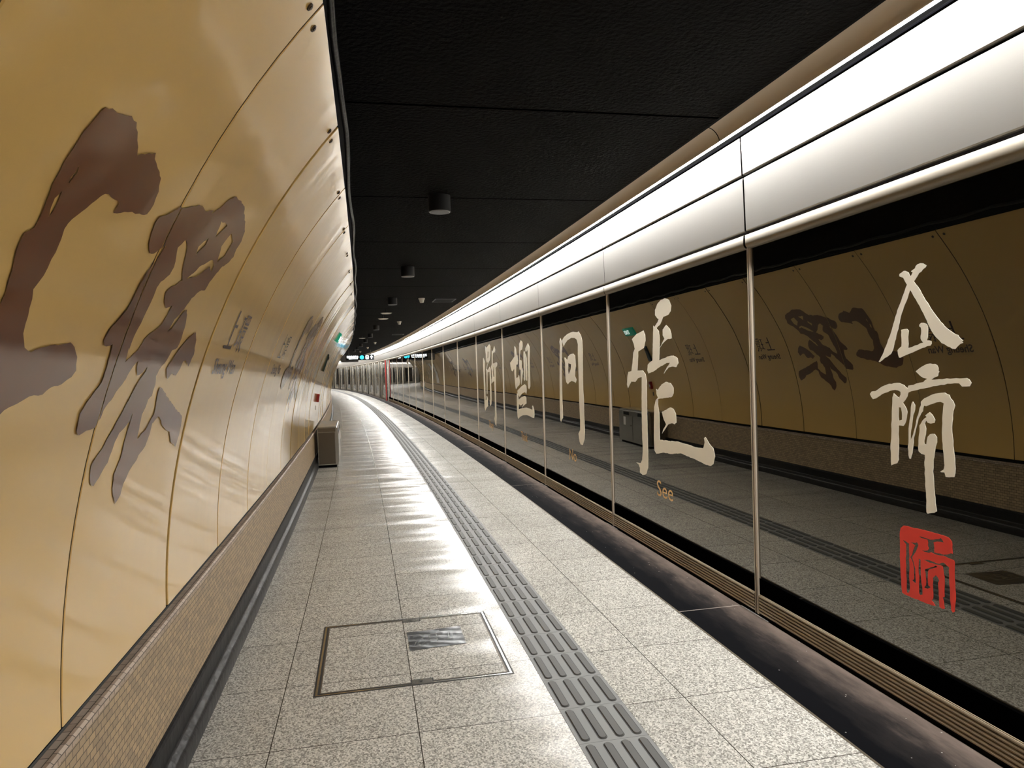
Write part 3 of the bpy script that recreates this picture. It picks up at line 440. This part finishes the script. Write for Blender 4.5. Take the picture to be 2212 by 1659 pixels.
# ---- curved enamel wall
wall = sweep('wall_left', [(prof(.60) + .03, .585)] + [(prof(z) + .03, z) for z in np.linspace(.7, 2.54, 10)] + [(prof(2.54) + .4, 2.9)], S0, S1, JW, M['black'], kind='structure', facet=(JW, JP))
N0 = int(math.floor((S0 - JP) / JW)) + 1; N1 = int((S1 - JP) / JW)
zs_ = list(np.linspace(.622, 2.534, 26))
for k in range(N0, N1):
    sa, sb = JP + k * JW, JP + (k + 1) * JW
    ga = .009 if k == 1 else .0028; gb = .009 if k == 0 else .0028
    ga = .014 if k == 1 else .008 if k in (7, 12) else .0028; gb = .010 if k in (0, 6, 11) else .0028
    vs_, uv_, fs = [], [], []
    rnd = random.Random(k); dz = rnd.uniform(-.003, .003)
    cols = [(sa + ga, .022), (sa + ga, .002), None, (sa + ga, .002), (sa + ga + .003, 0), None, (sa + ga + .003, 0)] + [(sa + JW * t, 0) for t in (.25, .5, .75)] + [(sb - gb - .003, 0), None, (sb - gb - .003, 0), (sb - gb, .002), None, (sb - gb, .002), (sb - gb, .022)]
    tl = rnd.uniform(-.014, .014) if k > 4 else rnd.uniform(-.005, .005)
    brk = [i for i, q in enumerate(cols) if q is None]; skip = {q - n_ - 1 for n_, q in enumerate(brk)}; cols = [q for q in cols if q]
    for (s, dp) in cols:
        for z in zs_:
            o0 = prof(z); nx, nz = (o0 - CO) / CR, (z - CZ) / CR; t = (s - sa) / JW - .5
            e = dp + tl * t * .5
            vs_.append(PF(min(max(s, sa + 1e-4), sb - 1e-4), o0 + e * nx, z + e * nz, JW, JP)); uv_.append((s + k * 3.7, z))
    n = len(zs_)
    for i in range(len(cols) - 1):
        if i in skip: continue
        for j in range(n - 1):
            a = i * n + j; fs.append((a, a + 1, a + n + 1, a + n))
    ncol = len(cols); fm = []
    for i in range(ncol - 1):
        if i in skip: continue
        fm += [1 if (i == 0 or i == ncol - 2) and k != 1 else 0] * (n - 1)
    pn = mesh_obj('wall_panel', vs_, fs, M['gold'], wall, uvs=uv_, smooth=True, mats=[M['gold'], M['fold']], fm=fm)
    if -1 <= k <= 8:
        for ds_ in (.06, JW - .06):
            bm = bmesh.new(); cyl(bm, .011, 0, .004, 14); cyl(bm, .006, .004, .007, 10)
            p0 = wall_surface_pt(sa + ds_, 2.495, .0); p1 = wall_surface_pt(sa + ds_, 2.495, .1)
            q = (p1 - p0).normalized().to_track_quat('Z', 'Y').to_matrix().to_4x4()
            sc = from_bm('fixing_screw', bm, M['darksteel'], wall); sc.matrix_world = Matrix.Translation(p0) @ q
# station name in big brush characters, every fifth joint, and in small type
up = [[list(l) for l in loops] for loops in GLY['w_up']]
ordn = ['nearest', 'second', 'third', 'fourth', 'fifth', 'sixth', 'seventh', 'eighth']
for n, k in enumerate((0, 5, 16, 21, 32, 37)):
    sh = k * JW
    wall_glyph('brush_character', up, M['brown'], wall, 'big dark brown brush-written character 上 on the golden wall, %s from the camera' % ordn[n], sh, .003 if k < 6 else 0)
    wall_glyph('brush_character', GLY['w_huan'], M['brown'], wall, 'big dark brown brush-written character 環 on the golden wall, %s from the camera' % ordn[n], sh, .003 if k < 6 else 0)
BOLD[0] = .022
def small_name(sh, lab):
    def put(ch, s0, wd, z0, ht):
        polys = [[[(s0 + x * wd, z0 + y * ht) for x, y in l] for l in b] for b in ch]
        return polys
    polys = put(SHANG, -.551, .185, 1.645, .175) + put(HUAN, -.325, .185, 1.640, .18)
    wall_glyph('station_name_characters', polys, M['ink'], wall, 'small dark characters 上環 ' + lab, sh, 0)
    place_text('station_name_letters', 'Sheung Wan', lambda x, y: wall_surface_pt(-.605 + x + sh, 1.538 + y, .003), .51, .066, M['ink'], wall, 'small dark lettering Sheung Wan ' + lab)
small_name(12 * JW, 'on the golden wall midway between the second and third big brush pairs')
for n, k in enumerate((-5, 0, 5, 16, 21, 32, 37), -1):
    for q, d in enumerate((0, 1.987)):
        small_name(k * JW + d, ('under-frame name ' if n < 0 else '') + 'on the golden wall after the %s big brush pair, %s of two' % ((['rear'] + ordn)[n + 1], ('first', 'second')[q]))

BOLD[0] = .0
# ---- ceiling
ceiling = sweep('ceiling', [(.262, 2.884), (1.0, 2.884), (1.7, 2.884), (2.34, 2.884)], S0, S1, .6, M['ceiling'], kind='structure')
s = -.17 - 1.944 * 4
while s < S1 - 1:
    sweep('joint_groove', [(.265, 2.8835), (2.335, 2.8835)], s, s + .022, .022, M['void'], parent=ceiling); s += 1.944
sweep('side_fascia', [(2.32, 2.90), (2.335, 2.56), (2.60, 2.545)], S0, S1, .6, M['black'], parent=ceiling)
sweep('roof_slab', [(-.5, 2.93), (3.3, 2.93), (3.3, 3.1), (-.5, 3.1)], S0, S1, 2.0, M['black'], parent=ceiling, closed=True)
# cable run beside the wall head, on clips
def tube(name, o0, z0, r, m, parent, s0, s1, sag=.0, seg=8, step=.12, per=.62):
    vs_, fs = [], []; n = int((s1 - s0) / step)
    for i in range(n + 1):
        s = s0 + i * step; dz = -sag * abs(math.sin(math.pi * s / per)); do = .4 * sag * math.sin(s * 3.1)
        for j in range(seg):
            a = 2 * math.pi * j / seg; vs_.append(P(s, o0 + do + r * math.cos(a), z0 + dz + r * math.sin(a)))
    for i in range(n):
        for j in range(seg):
            fs.append((i * seg + j, i * seg + (j + 1) % seg, (i + 1) * seg + (j + 1) % seg, (i + 1) * seg + j))
    return mesh_obj(name, vs_, fs, m, parent, smooth=True)
cb = tube('cable', 2.305, 2.60, .012, M['cable'], None, S0, 37.5, .018)
tag(cb, 'black cable clipped along the ceiling edge above the golden wall', 'cable')

# ---- header over the screens, in facets
hdr = empty('trim_1', kind='structure'); cov = empty('trim_2', kind='structure')
NI0, NI1 = -4, 43
for i in range(NI0, NI1):
    a, b = i * W + .004, (i + 1) * W - .004
    if i == 0: a += .004
    if i == -1: b -= .004
    fc = (W, 0)
    sweep('upper_panel', [(.02, 2.612), (.034, 2.612), (.038, 2.618), (.044, 2.828), (.044, 2.832), (.0, 2.832)], a, b, W, M['header'], hdr, facet=fc)
    sweep('lower_panel', [(.0, 2.284), (.022, 2.284), (.026, 2.290), (.032, 2.590), (.030, 2.598), (.0, 2.598)], a, b, W, M['header'], hdr, facet=fc)
    vp = [(-.02, 2.262), (.028, 2.262), (.034, 2.259)] + [(.010 + .026 * math.cos(t), 2.214 - .032 * math.sin(t)) for t in np.linspace(-.1, math.pi / 2, 8)] + [(-.02, 2.182)]
    sweep('rounded_valance', vp, a + .002, b - .002, W, M['valance'], hdr, facet=fc, smooth=True)
    cp = [(.188, 2.806), (.180, 2.804)] + [(.180 + .085 * math.sin(t), 2.802 + .085 * (1 - math.cos(t))) for t in np.linspace(.15, 1.5, 8)]
    cp = [(.178, 2.812), (.176, 2.806)] + [(.176 + .086 * (1 - math.cos(t)) ** .9, 2.800 + .088 * math.sin(t)) for t in np.linspace(.1, math.pi / 2, 8)]
    sweep('cove_panel', cp, a - .0035, b + .0035, W, M['cove'], cov, facet=fc, smooth=True)
sweep('dark_light_slot', [(.0, 2.836), (.056, 2.836), (.056, 2.844), (.0, 2.850)], NI0 * W, NI1 * W - .01, W, M['void'], hdr, facet=(W, 0))
sweep('cove_leak_block', [(.170, 2.812), (.176, 2.85), (.20, 2.882), (.262, 2.897)], NI0 * W, NI1 * W - .01, W, M['black'], cov, facet=(W, 0))  # unseen black strip added to stop light leaking through the cove joints
sweep('backing', [(-.01, 2.17), (-.01, 2.93)], NI0 * W, NI1 * W - .01, W, M['black'], hdr, facet=(W, 0))
sweep('gasket', [(.004, 2.255), (.004, 2.30)], NI0 * W, NI1 * W - .01, W, M['gapblue'], hdr, facet=(W, 0))
sweep('light_shelf', [(-.01, 2.885), (.27, 2.885)], NI0 * W, NI1 * W - .01, W, M['black'], hdr, facet=(W, 0))
# end walls close the tunnel behind the camera and far round the bend
def endwall(name, s):
    return mesh_obj(name, [P(s, -.5, -.1), P(s, 3.6, -.1), P(s, 3.6, 3.1), P(s, -.5, 3.1)], [(0, 1, 2, 3)], M['tunnel'], kind='structure')
endwall('wall_back', S0 - 1.3); endwall('wall_front', S1 - .5)

# ================================================================== THINGS
# ---- linear lights above the screens
for i in range(NI0, NI1):
    a, b = i * W + .006, (i + 1) * W - .006
    t = empty('linear_light', pframe(i), 'long white linear light tucked between header and cove above the screens', 'light', 'linear lights above the screens')
    iv = t.matrix_world.inverted()
    dp = [(.062, 2.874)] + [(.117 - .055 * math.cos(q), 2.870 - .026 * math.sin(q)) for q in np.linspace(0, math.pi, 9)] + [(.172, 2.874)]
    nd = len(dp); vs_ = [iv @ PF(s, o, z, W, 0) for s in (a, b - 1e-4) for o, z in dp]
    fs = [(q, (q + 1) % nd, (q + 1) % nd + nd, q + nd) for q in range(nd)] + [tuple(range(nd - 1, -1, -1)), tuple(range(nd, 2 * nd))]
    mesh_obj('diffuser', vs_, fs, M['light'], t)
    bm = bmesh.new(); box(bm, .01, W - .01, .06, .17, .0, .008); bmesh.ops.translate(bm, vec=(0, 0, 2.8745), verts=bm.verts)
    from_bm('housing', bm, M['silver'], t)

# ---- glass screens
def rib_profile():
    pts = []; z = .020; n = 6; d = (.131 - .020) / n
    for k in range(n):
        pts += [(.002, z), (.010, z + .0005), (.013, z + .003), (.0145, z + d * .5), (.013, z + d * .88), (.002, z + d * .93)]; z += d
    pts += [(.010, .131), (.010, .133), (-.02, .133)]
    return pts
_me = {}
def screen(i, label, group=None):
    t = empty('glass_screen', pframe(i), label, 'screen', group)
    def add(name, build, m):
        if name not in _me:
            bm = bmesh.new(); build(bm); me = bpy.data.meshes.new(name); bm.to_mesh(me); bm.free(); me.materials.append(m); _me[name] = me
        return finish(bpy.data.objects.new(name, _me[name]), t)
    def ribs(bm):
        pr = rib_profile(); A = [bm.verts.new((.017, y, z)) for y, z in pr]; B = [bm.verts.new((W - .030, y, z)) for y, z in pr]
        for j in range(len(pr) - 1): bm.faces.new((A[j], A[j + 1], B[j + 1], B[j]))
    add('ribbed_kickplate', ribs, M['bronze'])
    g = add('glass_pane', lambda bm: box(bm, .004, W - .004, -.012, .004, .226, 2.21), M['glass'])
    add('black_rail', lambda bm: box(bm, .004, W - .004, -.014, .0055, .129, .229), M['void'])
    g.rotation_euler = (0, 0, 0)
    add('mullion', lambda bm: (box(bm, .005, .014, -.01, .014, .012, 2.19, .002)), M['mullion'])
    add('mullion', lambda bm: None, M['mullion']) if False else None
    nm = 'end_mullion'
    add(nm, lambda bm: (box(bm, W - .027, W - .006, -.01, .014, .012, 2.19, .002)), M['mullion'])
    add('dark_base_channel', lambda bm: box(bm, 0, W, -.05, -.003, -.01, .03), M['black'])
    add('foot_clip', lambda bm: box(bm, -.14, .16, .018, .026, .001, .008), M['silver'])
    return t
G_ = {'a': (-1, '企'), 'b': (-1, '隔')}
scr = {}
for i in range(NI0, 14):
    lab = {-1: 'glass screen with two cream brush characters and a red seal, nearest on the right', 0: 'glass screen with the tall cream character 張 and the word See',
           1: 'glass screen with the cream character 同 and the word No', 2: 'glass screen with the cream character 望, fourth lettered one from the right edge',
           3: 'glass screen with the narrow cream character 所, last of the lettered ones'}.get(i)
    if lab: scr[i] = screen(i, lab, 'glass screens with calligraphy')
    elif i < -1: scr[i] = screen(i, 'dark glass screen beside the camera, right of the red seal one', 'plain near glass screens')
    else: scr[i] = screen(i, 'plain dark mirror glass screen beyond the last calligraphy one', 'plain glass screens')
for key, i, nm, lb, m in (('a', -1, 'brush_character', 'upper cream brush character of two on this pane', 'vinyl'), ('b', -1, 'brush_character', 'lower long cream brush character on this pane', 'vinyl'),
                          ('c', -1, 'seal', 'red square seal with carved-out strokes', 'vinyl_red'), ('d', 0, 'brush_character', 'cream brush character 張', 'vinyl'), ('e', 1, 'brush_character', 'cream brush character 同', 'vinyl'),
                          ('f', 2, 'brush_character', 'cream brush character 望', 'vinyl'), ('g', 3, 'brush_character', 'cream brush character 所', 'vinyl')):
    glass_glyph(nm, GLY[key], M[m], scr[i], lb, .002 if key in 'abcd' else .0015)
for i, word, u0, wd in ((0, 'See', 1.455, .30), (1, 'No', 1.393, .264), (2, 'Think', 1.337, .40), (3, 'They', 1.406, .435)):
    place_text('english_word', word, lambda x, y: Vector((u0 - x, .0052, .474 + y)), wd, .126, M['vinyl_gold'], scr[i], 'small tan word ' + word)

# ---- door bays round the bend
BL = 4.42; s = 14 * W + .62; k = 0
while s + BL < S1 - 2:
    fa = frame(s)
    a = P(s, 0); b = P(s + BL, 0); d = b - a
    t = empty('platform_door_bay', Matrix.Translation(a) @ Matrix.Rotation(math.atan2(d.y, d.x), 4, 'Z'),
              'steel framed platform door bay just past the red panel' if k == 0 else 'steel framed platform door bay far round the bend', 'platform door', None if k == 0 else 'platform door bays round the bend')
    box_obj('steel_post', (0.02, .30, -.05, .10, 0, 2.2), M['steel'], t, .006)
    box_obj('dark_recess', (.30, .42, -.05, .0, 0, 2.2), M['black'], t)
    box_obj('fixed_pane', (.42, 1.18, -.02, .0, .02, 2.2), M['glass'], t)
    for x0 in (1.2, 2.2):
        lf = box_obj('door_leaf', (x0 + .01, x0 + .99, -.01, .02, .02, 2.16), M['glass'], t)
        bm = bmesh.new(); box(bm, x0 + .01, x0 + .07, -.01, .03, .02, 2.16); box(bm, x0 + .93, x0 + .99, -.01, .03, .02, 2.16); box(bm, x0 + .07, x0 + .93, -.01, .03, .02, .22); box(bm, x0 + .07, x0 + .93, -.01, .03, 2.08, 2.16)
        from_bm('leaf_frame', bm, M['steel'], lf)
        bm = bmesh.new(); box(bm, x0 + .42, x0 + .58, .02, .024, 1.3, 1.45); from_bm('door_notice', bm, M['black'], lf)
    box_obj('second_post', (3.2, 3.42, -.05, .08, 0, 2.2), M['steel'], t, .006)
    box_obj('end_pane', (3.42, BL - .06, -.02, .0, .02, 2.2), M['glass'], t)
    s += BL; k += 1
t = empty('end_pylon', frame(14 * W + .06), 'red and black end pylon where the glass screens meet the platform doors', 'pylon')
box_obj('red_panel', (.16, .55, -.05, .13, 0, 2.2), M['redpost'], t, .004)
box_obj('black_panel', (.0, .16, -.05, .09, 0, 2.2), M['black'], t)
box_obj('steel_edge', (-.05, .0, -.05, .07, 0, 2.2), M['steel'], t)

# ---- tactile guide path
path = empty('tactile_paving', Matrix.Identity(4), 'grey tactile guide path of four raised dark bars running down the granite floor', 'tactile paving')
TW, TR, T0 = .2965, .3010, -1.1277
bm = bmesh.new(); box(bm, .0012, TR - .0012, .0012, TW - .0012, -.02, .0005)
tile_me = bpy.data.meshes.new('tactile_tile'); bm.to_mesh(tile_me); bm.free(); tile_me.materials.append(M['tactile'])
def pill(bm, x0, x1, yc, r, z0, z1, ch=.0):
    pts = [(x1 - r + r * math.cos(a), yc + r * math.sin(a)) for a in np.linspace(-math.pi / 2, math.pi / 2, 9)] + [(x0 + r + r * math.cos(a), yc + r * math.sin(a)) for a in np.linspace(math.pi / 2, 1.5 * math.pi, 9)]
    lo = [bm.verts.new((x, y, z0)) for x, y in pts]
    q = (r - ch) / r
    hi = [bm.verts.new(((x - (x0 + x1) / 2) * (1 - ch * 2 / (x1 - x0)) + (x0 + x1) / 2, yc + (y - yc) * q, z1)) for x, y in pts]
    n = len(pts)
    for i in range(n): bm.faces.new((lo[i], lo[(i + 1) % n], hi[(i + 1) % n], hi[i]))
    bm.faces.new(hi)
bar_me = bpy.data.meshes.new('raised_bar'); bm = bmesh.new()
pill(bm, .014, TR - .014, 0, .0205, .0003, .0010); 
nf = len(bm.faces)
pill(bm, .017, TR - .017, 0, .0170, .0010, .0062, .003)
for f in list(bm.faces)[nf:]: f.material_index = 1
bm.to_mesh(bar_me); bm.free(); bar_me.materials.append(M['groove']); bar_me.materials.append(M['bar'])
for n in range(-2, 98):
    s = T0 + n * TR
    t = finish(bpy.data.objects.new('tactile_tile', tile_me), path); t.matrix_world = frame(s, 1.168)
    for q in range(4):
        b_ = finish(bpy.data.objects.new('raised_bar', bar_me), t); b_.location = (0, TW / 8 + q * TW / 4, 0)
s_far = T0 + 98 * TR
vs_, fs = [], []
fm = []
far = sweep('far_tactile_tiles', [(1.168, .0005), (1.4645, .0005)], s_far, S1 - 1, .6, M['tactile'], parent=path, kind='stuff')
me = far.data; me.materials.append(M['bar'])
bm = bmesh.new(); bm.from_mesh(me)
n = s_far
while n < S1 - 2:
    for q in range(4):
        o = 1.168 + TW / 8 + q * TW / 4
        f = bm.faces.new([bm.verts.new(v) for v in (P(n + .02, o - .017, .004), P(n + .28, o - .017, .004), P(n + .28, o + .017, .004), P(n + .02, o + .017, .004))]); f.material_index = 1
    n += TR
bm.to_mesh(me); bm.free()

# ---- floor hatch
sa, sb, oa, ob = -.404, .548, 1.578, 2.548
hat = empty('floor_access_hatch', frame(sa, oa), 'rectangular floor access hatch with a double steel edge set flush in the granite', 'hatch')
X, Y = sb - sa, ob - oa
def rectframe(name, x0, x1, y0, y1, w_, z0, z1, m, wl=None):
    wl = w_ if wl is None else wl
    bm = bmesh.new()
    box(bm, x0, x1, y0, y0 + w_, z0, z1); box(bm, x0, x1, y1 - w_, y1, z0, z1); box(bm, x0, x0 + wl, y0 + w_, y1 - w_, z0, z1); box(bm, x1 - wl, x1, y0 + w_, y1 - w_, z0, z1)
    return from_bm(name, bm, m, hat)
rectframe('outer_gap', 0, X, 0, Y, .009, -.004, .0008, M['groove'])
rectframe('outer_steel_edge', .009, X - .009, .009, Y - .009, .010, -.004, .0016, M['steel'])
rectframe('inner_gap', .019, X - .019, .019, Y - .019, .010, -.004, .0008, M['groove'])
rectframe('inner_steel_edge', .029, X - .029, .029, Y - .029, .006, -.004, .0016, M['darksteel'])
for x0 in (.018, X - .062):
    c_ = box_obj('lifting_clasp', (x0, x0 + .044, 2.083 - oa - .10, 2.083 - oa + .0, -.004, .0022), M['steel'], hat)
    bm = bmesh.new(); cyl(bm, .008, .0022, .0034, 16, x=x0 + .022, y=2.083 - oa - .045); from_bm('key_hole', bm, M['groove'], c_)
    r_ = box_obj('clasp_gap', (x0 - .004, x0 + .048, 2.083 - oa - .106, 2.083 - oa + .006, -.004, .0012), M['groove'], hat)

# crumpled foil patch with scratched strokes
fp = empty('foil_tape_patch', frame(.045, 1.757), 'crumpled silver foil tape patch with scratched marks stuck on the hatch', 'tape')
nx, ny = 26, 30; vs_, fs, uv_ = [], [], []
for i in range(nx + 1):
    for j in range(ny + 1):
        x = .275 * i / nx; y = .312 * j / ny
        vs_.append((x + .022 * (1 - j / ny) - .012, y, .0022 + .0011 * math.sin(x * 61 + y * 13) * math.sin(y * 47 - x * 20) + .0006 * random.random())); uv_.append((x, y))
for i in range(nx):
    for j in range(ny):
        a = i * (ny + 1) + j; fs.append((a, a + ny + 1, a + ny + 2, a + 1))
mesh_obj('foil_sheet', vs_, fs, M['foil'], fp, uvs=uv_, smooth=True)
bm = bmesh.new()
for (x0, y0, x1, y1) in ((.20, .08, .10, .085), (.10, .085, .10, .06), (.10, .085, .10, .11), (.16, .06, .13, .06), (.20, .15, .15, .15), (.15, .15, .15, .19), (.15, .19, .20, .19), (.20, .19, .20, .15), (.12, .15, .08, .15), (.08, .15, .08, .19), (.12, .15, .12, .19),
                         (.21, .23, .21, .28), (.19, .24, .17, .28), (.16, .22, .14, .24), (.14, .24, .12, .22), (.12, .25, .08, .26), (.08, .22, .06, .24), (.21, .25, .18, .22), (.10, .27, .05, .28)):
    d = Vector((x1 - x0, y1 - y0)); n_ = Vector((-d.y, d.x)).normalized() * .0016
    f = bm.faces.new([bm.verts.new((x, y, .0046)) for x, y in ((x0 + n_.x, y0 + n_.y), (x0 - n_.x, y0 - n_.y), (x1 - n_.x, y1 - n_.y), (x1 + n_.x, y1 + n_.y))])
bmesh.ops.recalc_face_normals(bm, faces=list(bm.faces))
from_bm('scratched_marks', bm, M['silver'], fp)

# ---- litter bins
bn = empty('recycling_bin', frame(8.12, 2.665), 'long stainless steel litter bin with a rounded top against the plinth', 'bin')
LB, DB, HB = 1.56, .318, .665
pr = [(0.0, .045)] + [(0.0, HB - .045)] + [(.045 - .045 * math.cos(a), HB - .045 + .045 * math.sin(a)) for a in np.linspace(.2, math.pi / 2, 6)] + [(DB, HB), (DB, .045)]
vs_ = [(x, y, z) for x in (0, LB) for y, z in pr]; n = len(pr)
fs = [(j, (j + 1) % n, (j + 1) % n + n, j + n) for j in range(n)] + [tuple(range(n - 1, -1, -1)), tuple(range(n, 2 * n))]
mesh_obj('body', vs_, fs, M['steel'], bn)
box_obj('base', (.05, LB - .05, .03, DB, 0, .045), M['black'], bn)
box_obj('end_panel', (-.008, -.001, .045, DB - .01, .06, HB - .09), M['darksteel'], bn, .002)
box_obj('end_head', (-.007, -.0005, .035, DB - .01, HB - .082, HB - .018), M['darksteel'], bn, .004)
for x0 in (.03, LB / 2 + .015):
    d = box_obj('door', (x0, x0 + LB / 2 - .045, -.012, -.001, .08, HB - .12), M['steel'], bn, .003)
    box_obj('lock', (x0 + .05, x0 + .075, -.016, -.011, .35, .38), M['darksteel'], d)
    box_obj('opening', (x0 + .2, x0 + .5, -.0015, .01, HB - .11, HB - .05), M['black'], bn)
nt_ = box_obj('notice', (LB - .42, LB - .30, -.018, -.0125, .36, .52), M['white'], bn)
box_obj('top_lip', (0, LB, .03, DB, HB, HB + .006), M['silver'], bn)

# ---- ceiling downlights, discs, detectors
def downlight(s, o, label, group, r=.086, h=.125):
    t = empty('ceiling_downlight', frame(s, o, 2.884), label, 'downlight', group)
    bm = bmesh.new(); cyl(bm, r, -h, 0, 40); b_ = from_bm('body', bm, M['dark_metal'], t)
    bm = bmesh.new(); cyl(bm, r * .93, -h - .003, -h, 40); from_bm('rim', bm, M['lens'], t)
    bm = bmesh.new(); cyl(bm, r * .86, -h - .0045, -h - .003, 40); from_bm('lens', bm, M['signgrey'], t)
for n, s in enumerate((1.73, 5.52, 9.38, 17.0, 21.2, 25.4, 29.7, 33.6, 37.4)):
    downlight(s, 1.635, 'black drum downlight on the black ceiling, ' + (('nearest and largest one', 'second one from the camera', 'third one from the camera')[n] if n < 3 else 'among the small far ones'), 'near drum downlights' if n < 3 else 'far drum downlights')
for n, (s, o) in enumerate(((11.8, 1.63), (13.4, 1.62), (22.7, 1.86))):
    t = empty('ceiling_speaker', frame(s, o, 2.884), 'flat pale round speaker under the black ceiling, %s' % ('nearer of the pair', 'farther of the pair', 'alone further down')[n], 'speaker', 'round ceiling speakers')
    bm = bmesh.new(); cyl(bm, .015, -.075, 0, 10); from_bm('stem', bm, M['dark_metal'], t)
    bm = bmesh.new(); cyl(bm, .095, -.093, -.075, 32, r2=.125); from_bm('dish', bm, M['white'], t, smooth=False)
for n, s in enumerate((9.48, 15.48, 28.2, 34.0, 40.7)):
    t = empty('smoke_detector', frame(s, 1.09, 2.884), 'white smoke detector on the black ceiling, ' + ('nearest one', 'second one from the camera', 'third one from the camera', 'fourth, small and far', 'farthest, just above the hanging sign')[n], 'smoke detector', 'smoke detectors')
    bm = bmesh.new(); cyl(bm, .06, -.022, 0, 24); from_bm('base', bm, M['white'], t)
    bm = bmesh.new(); cyl(bm, .034, -.085, -.022, 24, r2=.052); from_bm('sensor_head', bm, M['white'], t)
for n, s in enumerate((9.9, 22.0)):
    t = empty('ceiling_grille', frame(s, .62, 2.884), 'dark square access panel in the ceiling near the cove, %s' % ('nearer one', 'farther one')[n], 'access panel')
    bm = bmesh.new(); x = .3
    box(bm, -x, x, -.2, -.185, -.012, 0); box(bm, -x, x, .185, .2, -.012, 0); box(bm, -x, -x + .015, -.185, .185, -.012, 0); box(bm, x - .015, x, -.185, .185, -.012, 0)
    from_bm('rim', bm, M['signgrey'], t)
    box_obj('plate', (-x + .02, x - .02, -.18, .18, -.006, 0), M['black'], t)

# ---- hanging direction sign
SG = empty('hanging_sign', frame(38.5, .45, 2.30), 'hanging black lit sign with a blue number, a train symbol and an up arrow', 'sign')
LW = 1.62
box_obj('housing', (0, .14, 0, LW, 0, .32), M['signblack'], SG, .006)
box_obj('grey_box', (.01, .16, LW - .02, LW + .28, -.06, .31), M['signgrey'], SG, .006)
box_obj('lower_box', (.02, .15, LW - .72, LW + .26, -.10, -.002), M['signgrey'], SG, .006)
for y in (.18, 1.42): box_obj('hanger', (.06, .08, y, y + .02, .32, .585), M['silver'], SG)
fx = lambda x, y: Vector((-.004, LW - .06 - x, .03 + y))
place_text('chinese_words', '西港島線月台', lambda x, y: fx(x, y + .11), .66, .13, M['lit_white'], SG, 'white characters, the sign text beside the blue disc')
place_text('english_words', 'Island Line', lambda x, y: fx(x + .12, y + .035), .50, .055, M['lit_white'], SG)
bm = bmesh.new(); bmesh.ops.create_circle(bm, cap_ends=True, segments=32, radius=.115)
bmesh.ops.transform(bm, matrix=Matrix.Translation(fx(.86, .13)) @ Matrix.Rotation(-math.pi / 2, 4, 'Y'), verts=bm.verts); dsc = from_bm('blue_disc', bm, M['lit_blue'], SG)
place_text('number', '2', lambda x, y: fx(x + .82, y + .07) + Vector((-.002, 0, 0)), .08, .12, M['signblack'], dsc, 'dark digit 2')
def flat(name, pts, m, parent, dx=0.0):
    return mesh_obj(name, [fx(*p) + Vector((-dx, 0, 0)) for p in pts], [tuple(range(len(pts)))], m, parent)
tr = flat('train_symbol', [(1.07, .06), (1.07, .20), (1.10, .25), (1.22, .25), (1.25, .20), (1.25, .06), (1.22, .03), (1.20, .0), (1.18, .03), (1.14, .03), (1.12, .0), (1.10, .03)], M['lit_white'], SG)
flat('train_window', [(1.12, .12), (1.12, .20), (1.20, .20), (1.20, .12)], M['signblack'], tr, .002)
flat('arrow', [(1.41, .24), (1.33, .15), (1.33, .12), (1.385, .15), (1.385, .03), (1.435, .03), (1.435, .15), (1.49, .12), (1.49, .15)], M['lit_white'], SG)

# ---- fire alarm call point on the wall
def on_wall_frame(s, z, off=0.0):
    p0 = wall_surface_pt(s, z, off); p1 = wall_surface_pt(s, z, off + .1); pz = wall_surface_pt(s, z + .05, off)
    ny = (p1 - p0).normalized(); nz = (pz - p0).normalized(); nx_ = ny.cross(nz)
    return Matrix.Translation(p0) @ Matrix((nx_, ny, nz)).transposed().to_4x4()
t = empty('fire_alarm_call_point', on_wall_frame(8.75, 1.06), 'small red call point box on the golden wall beyond the bin', 'alarm box')
box_obj('box', (-.04, .04, 0, .045, 0, .14), M['red'], t, .006)
box_obj('glass_window', (-.025, .025, .045, .047, .04, .09), M['white'], t)
t = empty('call_point_label', on_wall_frame(8.75, .93), 'tiny dark notice under the red call point', 'notice')
box_obj('plate', (-.025, .025, 0, .004, 0, .07), M['darksteel'], t)
# exit sign on the wall head and a small camera by it
t = empty('exit_sign', on_wall_frame(8.8, 2.08), 'small green sign fixed flat high on the golden wall above the bin', 'exit sign')
box_obj('sign_box', (-.27, .27, 0, .03, 0, .16), M['lit_green'], t, .004)
place_text('exit_word', 'EXIT', lambda x, y: Vector((-.22 + x, .032, .04 + y)), .26, .08, M['lit_white'], t)
t = empty('wall_plate', on_wall_frame(8.45, 1.58), 'narrow dark teal plate on the golden wall below the green sign', 'plate')
box_obj('plate', (-.06, .06, 0, .03, 0, .30), M['teal'], t, .006)
box_obj('switch', (-.03, .03, .03, .045, .2, .26), M['darksteel'], t, .004)
# white poster on the wall round the bend
for s_, lab in ((44.2, 'tall white route poster on the golden wall far round the bend'),):
    vs_, fs, uv_ = [], [], []
    for i in range(5):
        for j in range(12):
            ss = s_ + i * .45; zz = .70 + j * .125; vs_.append(wall_surface_pt(ss, zz, .02)); uv_.append((ss, zz))
    for i in range(4):
        for j in range(11): a = i * 12 + j; fs.append((a, a + 12, a + 13, a + 1))
    o = mesh_obj('wall_poster', vs_, fs, M['white'], None, uvs=uv_); tag(o, lab, 'poster')
